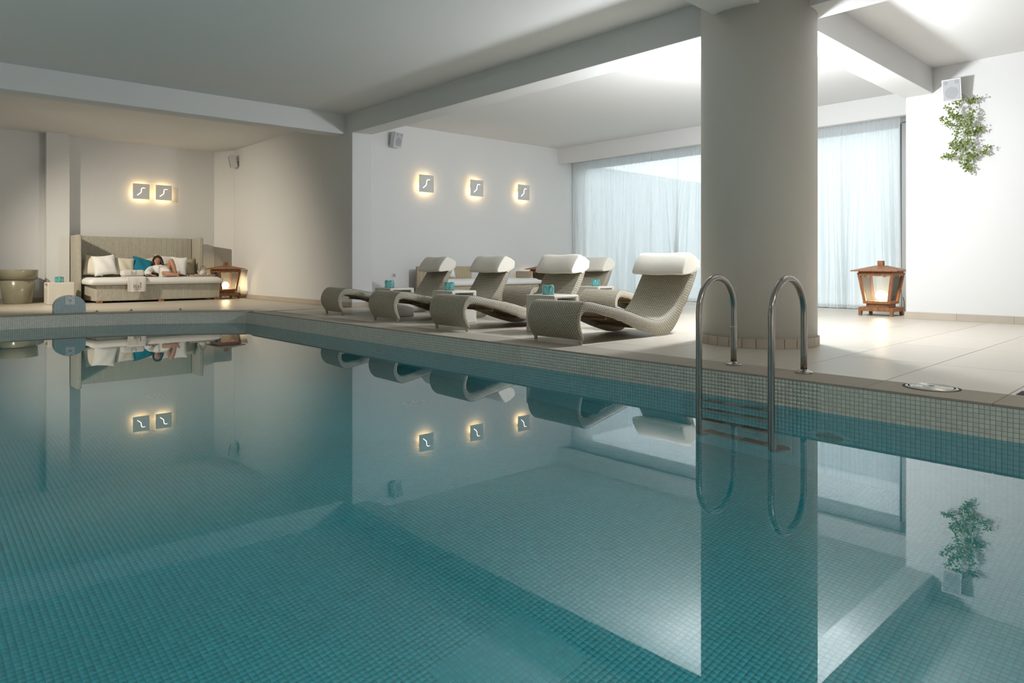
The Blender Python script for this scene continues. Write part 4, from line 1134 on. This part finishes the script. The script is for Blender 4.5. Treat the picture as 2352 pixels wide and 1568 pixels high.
vines = [[(2207, 215, .09), (2222, 224, .10), (2228, 240, .10), (2233, 258, .09), (2230, 275, .09), (2226, 300, .10), (2232, 330, .08), (2236, 352, .07), (2222, 375, .06), (2226, 392, .05)],
         [(2210, 216, .10), (2214, 232, .13), (2205, 250, .14), (2198, 266, .13), (2206, 276, .12), (2200, 300, .11), (2196, 318, .10), (2208, 330, .10), (2196, 344, .09), (2186, 360, .09), (2178, 356, .10), (2170, 358, .10)],
         [(2212, 220, .12), (2222, 230, .12), (2226, 250, .12), (2224, 272, .12), (2218, 296, .12), (2222, 320, .10), (2217, 340, .10), (2224, 360, .08), (2240, 356, .07), (2262, 348, .06), (2268, 338, .06)],
         [(2204, 268, .14), (2190, 268, .16), (2182, 258, .17), (2177, 244, .17)],
         [(2200, 285, .14), (2188, 290, .16), (2174, 282, .18), (2164, 274, .19)],
         [(2222, 300, .09), (2236, 302, .07), (2248, 300, .06), (2250, 292, .06)],
         [(2210, 222, .11), (2204, 234, .13), (2196, 242, .14)], [(2222, 226, .10), (2234, 232, .09), (2238, 228, .09)],
         [(2208, 330, .10), (2190, 340, .10), (2186, 330, .11)], [(2215, 345, .09), (2210, 365, .08), (2214, 378, .07), (2230, 384, .05)]]
for vn in vines:
    pts = spline([px_wall(*q) for q in vn], 6)
    MB().tube(pts, 0.0028, 6).build('vine_stem', 'stem_green', t, smooth=True)
    for k, p in enumerate(pts):
        if k < (16 if len(vn) > 8 else 3): continue
        for _ in range(rnd.choice((2, 3, 4, 6))):
            j = (min(10.19, p[0] + rnd.gauss(0, 0.018)), p[1] + rnd.gauss(0, 0.022), p[2] + rnd.gauss(0, 0.018)); add_leaf(j, rnd.uniform(0.018, 0.033))
lv = leaves.build('foliage', 'leaf_green', t, fix=False); lv['kind'] = 'stuff'

# =================================================================== CURTAINS
def curtain(ya, yb, seed, label):
    rr = random.Random(seed); t = thing('sheer_curtain', label, 'curtain', group='sheer white curtains')
    Lw = abs(ya - yb); nu = int(Lw / 0.0065); nv = 30
    comps = [(rr.uniform(0.09, 0.60), rr.uniform(0, 6.28), rr.uniform(0.016, 0.042), rr.uniform(-1.6, 1.6)) for _ in range(6)]
    drift = [(rr.uniform(0.7, 1.6), rr.uniform(0, 6.28), rr.uniform(0.05, 0.13)) for _ in range(3)]
    def fn(u, v):
        s = u * Lw; w = min(1.0, v * 1.25) ** 0.8
        y = ya + (yb - ya) * u
        x = (1 - w * 0.92) * 0.014 * math.sin(2 * PI * s / 0.042 + 1.5 * math.sin(s * 7))
        for lam, ph, am, dr in comps: x += w * am * math.sin(2 * PI * s / lam + ph + dr * v * 2.0)
        for lam, ph, am in drift: y += w * am * math.sin(2 * PI * s / lam + ph) * min(1, u * 6) * min(1, (1 - u) * 6)
        return (11.56 + x, y, 3.02 - 2.995 * v)
    mb = MB(); mb.grid(nu, nv, fn)
    mb.build('curtain_cloth', 'sheer', t, smooth=True)
    MB().box(11.545, 11.575, min(ya, yb), max(ya, yb), 3.02, 3.04).build('curtain_track', 'white_plastic', t)
    return t
curtain(10.36, 8.22, 5, 'sheer white curtain at the far end of the windows, left of the pillar')
curtain(8.20, 6.02, 11, 'sheer white curtain partly hidden by the left side of the pillar')
curtain(6.00, 3.60, 17, 'sheer white curtain right of the pillar behind the lantern')

# =================================================================== PERSON reclining on the alcove daybed
per = thing('person', 'woman in a white bathrobe reclining on the daybed with one knee raised', 'person', (4.42, 15.2, 0.482))
OX = Vector((4.42, 15.2, 0.482))
def skin_mesh(name, nodes, edges, mat, root, parent, sub=2):
    me = bpy.data.meshes.new(name); keys = list(nodes)
    me.from_pydata([tuple(Vector(nodes[k][0]) - OX) for k in keys], [(keys.index(a), keys.index(b)) for a, b in edges], []); me.update()
    me.materials.append(MATS[mat])
    o = bpy.data.objects.new(name, me); COL.objects.link(o); o.parent = parent
    o.modifiers.new('skin', 'SKIN')
    if not me.skin_vertices: 
        bm = bmesh.new(); bm.from_mesh(me); bm.verts.layers.skin.verify(); bm.to_mesh(me); bm.free()
    for i, k in enumerate(keys):
        r = nodes[k][1]; me.skin_vertices[0].data[i].radius = (r, r) if not isinstance(r, tuple) else r
        me.skin_vertices[0].data[i].use_root = k == root
    m = o.modifiers['skin']; m.use_smooth_shade = True; m.branch_smoothing = 0.6
    ss = o.modifiers.new('sub', 'SUBSURF'); ss.levels = sub; ss.render_levels = sub
    return o
B = {'pelvis': ((4.42, 15.22, 0.590), 0.098), 'waist': ((4.395, 15.31, 0.605), 0.090), 'chest': ((4.335, 15.42, 0.635), 0.098), 'neck0': ((4.318, 15.48, 0.680), 0.050), 'neck': ((4.318, 15.478, 0.718), 0.040),
     'jaw': ((4.322, 15.452, 0.752), 0.050), 'face': ((4.326, 15.458, 0.806), 0.074), 'crown': ((4.328, 15.472, 0.860), 0.070), 'top': ((4.328, 15.478, 0.893), 0.040),
     'shL': ((4.195, 15.43, 0.655), 0.052), 'elL': ((4.070, 15.27, 0.555), 0.036), 'wrL': ((4.090, 15.10, 0.520), 0.024), 'paL': ((4.118, 15.045, 0.510), 0.026),
     'shR': ((4.462, 15.45, 0.655), 0.052), 'elR': ((4.590, 15.36, 0.570), 0.036), 'wrR': ((4.575, 15.20, 0.560), 0.024), 'paR': ((4.555, 15.14, 0.565), 0.026),
     'hipR': ((4.475, 15.17, 0.595), 0.080), 'thR': ((4.455, 15.05, 0.725), 0.064), 'knR': ((4.440, 14.955, 0.836), 0.048), 'caR': ((4.472, 14.915, 0.715), 0.046), 'anR': ((4.510, 14.885, 0.545), 0.029), 'heR': ((4.512, 14.895, 0.512), 0.028), 'toR': ((4.530, 14.775, 0.503), 0.020),
     'hipL': ((4.370, 15.15, 0.575), 0.080), 'thL': ((4.345, 15.02, 0.560), 0.064), 'knL': ((4.345, 14.905, 0.548), 0.048), 'caL': ((4.430, 14.845, 0.535), 0.042), 'anL': ((4.515, 14.815, 0.525), 0.028), 'toL': ((4.560, 14.800, 0.605), 0.020)}
E_ = [('pelvis', 'waist'), ('waist', 'chest'), ('chest', 'neck0'), ('neck0', 'neck'), ('neck', 'jaw'), ('jaw', 'face'), ('face', 'crown'), ('crown', 'top'), ('chest', 'shL'), ('shL', 'elL'), ('elL', 'wrL'), ('wrL', 'paL'),
      ('chest', 'shR'), ('shR', 'elR'), ('elR', 'wrR'), ('wrR', 'paR'), ('pelvis', 'hipR'), ('hipR', 'thR'), ('thR', 'knR'), ('knR', 'caR'), ('caR', 'anR'), ('anR', 'heR'), ('heR', 'toR'),
      ('pelvis', 'hipL'), ('hipL', 'thL'), ('thL', 'knL'), ('knL', 'caL'), ('caL', 'anL'), ('anL', 'toL')]
for side, base, dirx in (('L', Vector((4.118, 15.045, 0.510)), 1), ('R', Vector((4.555, 15.14, 0.565)), -1)):
    for i, (sx, ln_) in enumerate(((-0.030, 0.060), (-0.010, 0.074), (0.011, 0.072), (0.031, 0.056))):
        a = base + Vector((0.012 * dirx + sx * 0.8, -0.030, 0.002)); b = a + Vector((0.10 * ln_ * dirx, -ln_ * 0.55, 0.004)); c = b + Vector((0.1 * ln_ * dirx, -ln_ * 0.42, -0.014))
        for q, (p, r) in enumerate(((a, 0.0105), (b, 0.009), (c, 0.0075))): B['f%s%d%d' % (side, i, q)] = (tuple(p), r)
        E_ += [('pa' + side, 'f%s%d0' % (side, i)), ('f%s%d0' % (side, i), 'f%s%d1' % (side, i)), ('f%s%d1' % (side, i), 'f%s%d2' % (side, i))]
    a = base + Vector((0.036 * dirx, 0.012, 0.002)); b = a + Vector((0.020 * dirx, -0.030, 0))
    B['t%s0' % side] = (tuple(a), 0.0105); B['t%s1' % side] = (tuple(b), 0.0085)
    E_ += [('pa' + side, 't%s0' % side), ('t%s0' % side, 't%s1' % side)]
body = skin_mesh('body', B, E_, 'skin', 'pelvis', per)
R = {'p': ((4.42, 15.215, 0.605), 0.122), 'w': ((4.392, 15.31, 0.615), 0.114), 'c': ((4.335, 15.42, 0.640), 0.122), 'n': ((4.322, 15.475, 0.682), 0.070),
     'sl': ((4.190, 15.425, 0.655), 0.072), 'el': ((4.070, 15.27, 0.560), 0.062), 'wl': ((4.088, 15.12, 0.538), 0.052),
     'sr': ((4.465, 15.445, 0.655), 0.072), 'er': ((4.590, 15.36, 0.575), 0.062), 'wr': ((4.578, 15.22, 0.565), 0.050),
     'hl': ((4.385, 15.13, 0.585), 0.100), 'tl': ((4.375, 15.00, 0.568), 0.086), 'kl': ((4.40, 14.93, 0.555), 0.070)}
robe = skin_mesh('bathrobe', R, [('p', 'w'), ('w', 'c'), ('c', 'n'), ('c', 'sl'), ('sl', 'el'), ('el', 'wl'), ('c', 'sr'), ('sr', 'er'), ('er', 'wr'), ('p', 'hl'), ('hl', 'tl'), ('tl', 'kl')], 'white_cotton', 'p', per)
# open neckline: two lapels and a wedge of skin
def lp(pts, name, mat, th, par=per):
    mb = MB(); n = len(pts) // 2
    mb.v = [tuple(Vector(p) - OX) for p in pts]
    mb.f = [(2 * i, 2 * i + 2, 2 * i + 3, 2 * i + 1) for i in range(n - 1)]
    return mb.build(name, mat, par, smooth=True, solid=th, subd=1)
lp([(4.300, 15.40, 0.705), (4.350, 15.40, 0.705), (4.306, 15.325, 0.690), (4.362, 15.325, 0.690), (4.332, 15.262, 0.672), (4.356, 15.262, 0.672)], 'neckline', 'skin', 0.012)
lp([(4.262, 15.43, 0.722), (4.292, 15.41, 0.728), (4.280, 15.33, 0.712), (4.312, 15.32, 0.712), (4.325, 15.245, 0.690), (4.350, 15.240, 0.688), (4.40, 15.16, 0.690), (4.42, 15.15, 0.680)], 'lapel', 'white_cotton', 0.016, robe)
lp([(4.392, 15.43, 0.722), (4.362, 15.41, 0.728), (4.392, 15.33, 0.712), (4.360, 15.32, 0.712), (4.372, 15.25, 0.690), (4.345, 15.245, 0.688)], 'lapel', 'white_cotton', 0.016, robe)
# head details: axes of the face
hc = Vector((4.326, 15.458, 0.808)); ff = Vector((-0.26, -0.95, 0.10)).normalized(); rr_ = Vector((0.96, -0.26, 0.0)).normalized(); uu = rr_.cross(ff).normalized()
if uu.z < 0: uu = -uu
def hp(r, u, f): return hc + rr_ * r + uu * u + ff * f
def blob(name, c, sr, su, sf, mat, par, n=12):
    mb = MB(); 
    for i in range(n + 1):
        th = PI * i / n
        for j in range(n * 2):
            a = PI * j / n; q = c + rr_ * (sr * math.sin(th) * math.cos(a)) + ff * (sf * math.sin(th) * math.sin(a)) + uu * (su * math.cos(th)); mb.v.append(tuple(q - OX))
    m = n * 2
    for i in range(n):
        for j in range(m): mb.f.append((i * m + j, i * m + (j + 1) % m, (i + 1) * m + (j + 1) % m, (i + 1) * m + j))
    return mb.build(name, mat, par, smooth=True)
for sx in (-1, 1):
    e = blob('eye', hp(sx * 0.030, 0.012, 0.066), 0.0125, 0.0055, 0.006, 'eye_white', body, 8)
    blob('iris', hp(sx * 0.030, 0.012, 0.071), 0.0050, 0.0050, 0.003, 'eye_dark', e, 6)
    blob('eyebrow', hp(sx * 0.031, 0.028, 0.068), 0.017, 0.0032, 0.004, 'hair', body, 6)
    blob('ear', hp(sx * 0.074, -0.004, -0.004), 0.009, 0.024, 0.014, 'skin', body, 8)
blob('nose', hp(0, -0.010, 0.072), 0.0105, 0.021, 0.014, 'skin', body, 8)
blob('mouth', hp(0, -0.046, 0.060), 0.021, 0.0065, 0.006, 'lip', body, 8)
# hair: cap with side fall over one shoulder
mb = MB(); nn_ = 20
for i in range(nn_ + 1):
    th = PI * 0.78 * i / nn_
    for j in range(41):
        a = 2 * PI * j / 40
        s_, c_ = math.sin(a), math.cos(a)
        front = max(0.0, s_)
        t2 = th * (1 - 0.60 * front ** 0.6)
        k = 1.0 + 0.10 * max(0, t2 - 1.2)
        q = hc + uu * 0.014 - ff * 0.010 + rr_ * (0.090 * k * math.sin(t2) * c_) + ff * (0.092 * math.sin(t2) * s_) + uu * (0.106 * math.cos(t2))
        mb.v.append(tuple(q - OX))
for i in range(nn_):
    for j in range(40): mb.f.append((i * 41 + j, i * 41 + j + 1, (i + 1) * 41 + j + 1, (i + 1) * 41 + j))
hair = mb.build('hair', 'hair', per, smooth=True, solid=0.010)
for k, pts in enumerate(([hp(0.066, 0.03, 0.005), hp(0.086, -0.03, 0.012), hp(0.092, -0.085, 0.025), hp(0.088, -0.135, 0.050), hp(0.070, -0.175, 0.085)], [hp(0.050, 0.05, -0.04), hp(0.088, -0.04, -0.03), hp(0.105, -0.10, 0.0), hp(0.112, -0.15, 0.03)], [hp(-0.070, 0.03, -0.01), hp(-0.080, -0.03, -0.01), hp(-0.072, -0.08, -0.012), hp(-0.058, -0.12, -0.005)])):
    sp_ = spline([tuple(p - OX) for p in pts], 5)
    MB().tube(sp_, [0.030 * (1 - 0.55 * (i / (len(sp_) - 1)) ** 2) * (0.7 if k == 2 else 1) for i in range(len(sp_))], 12).build('hair_lock', 'hair', hair, smooth=True)
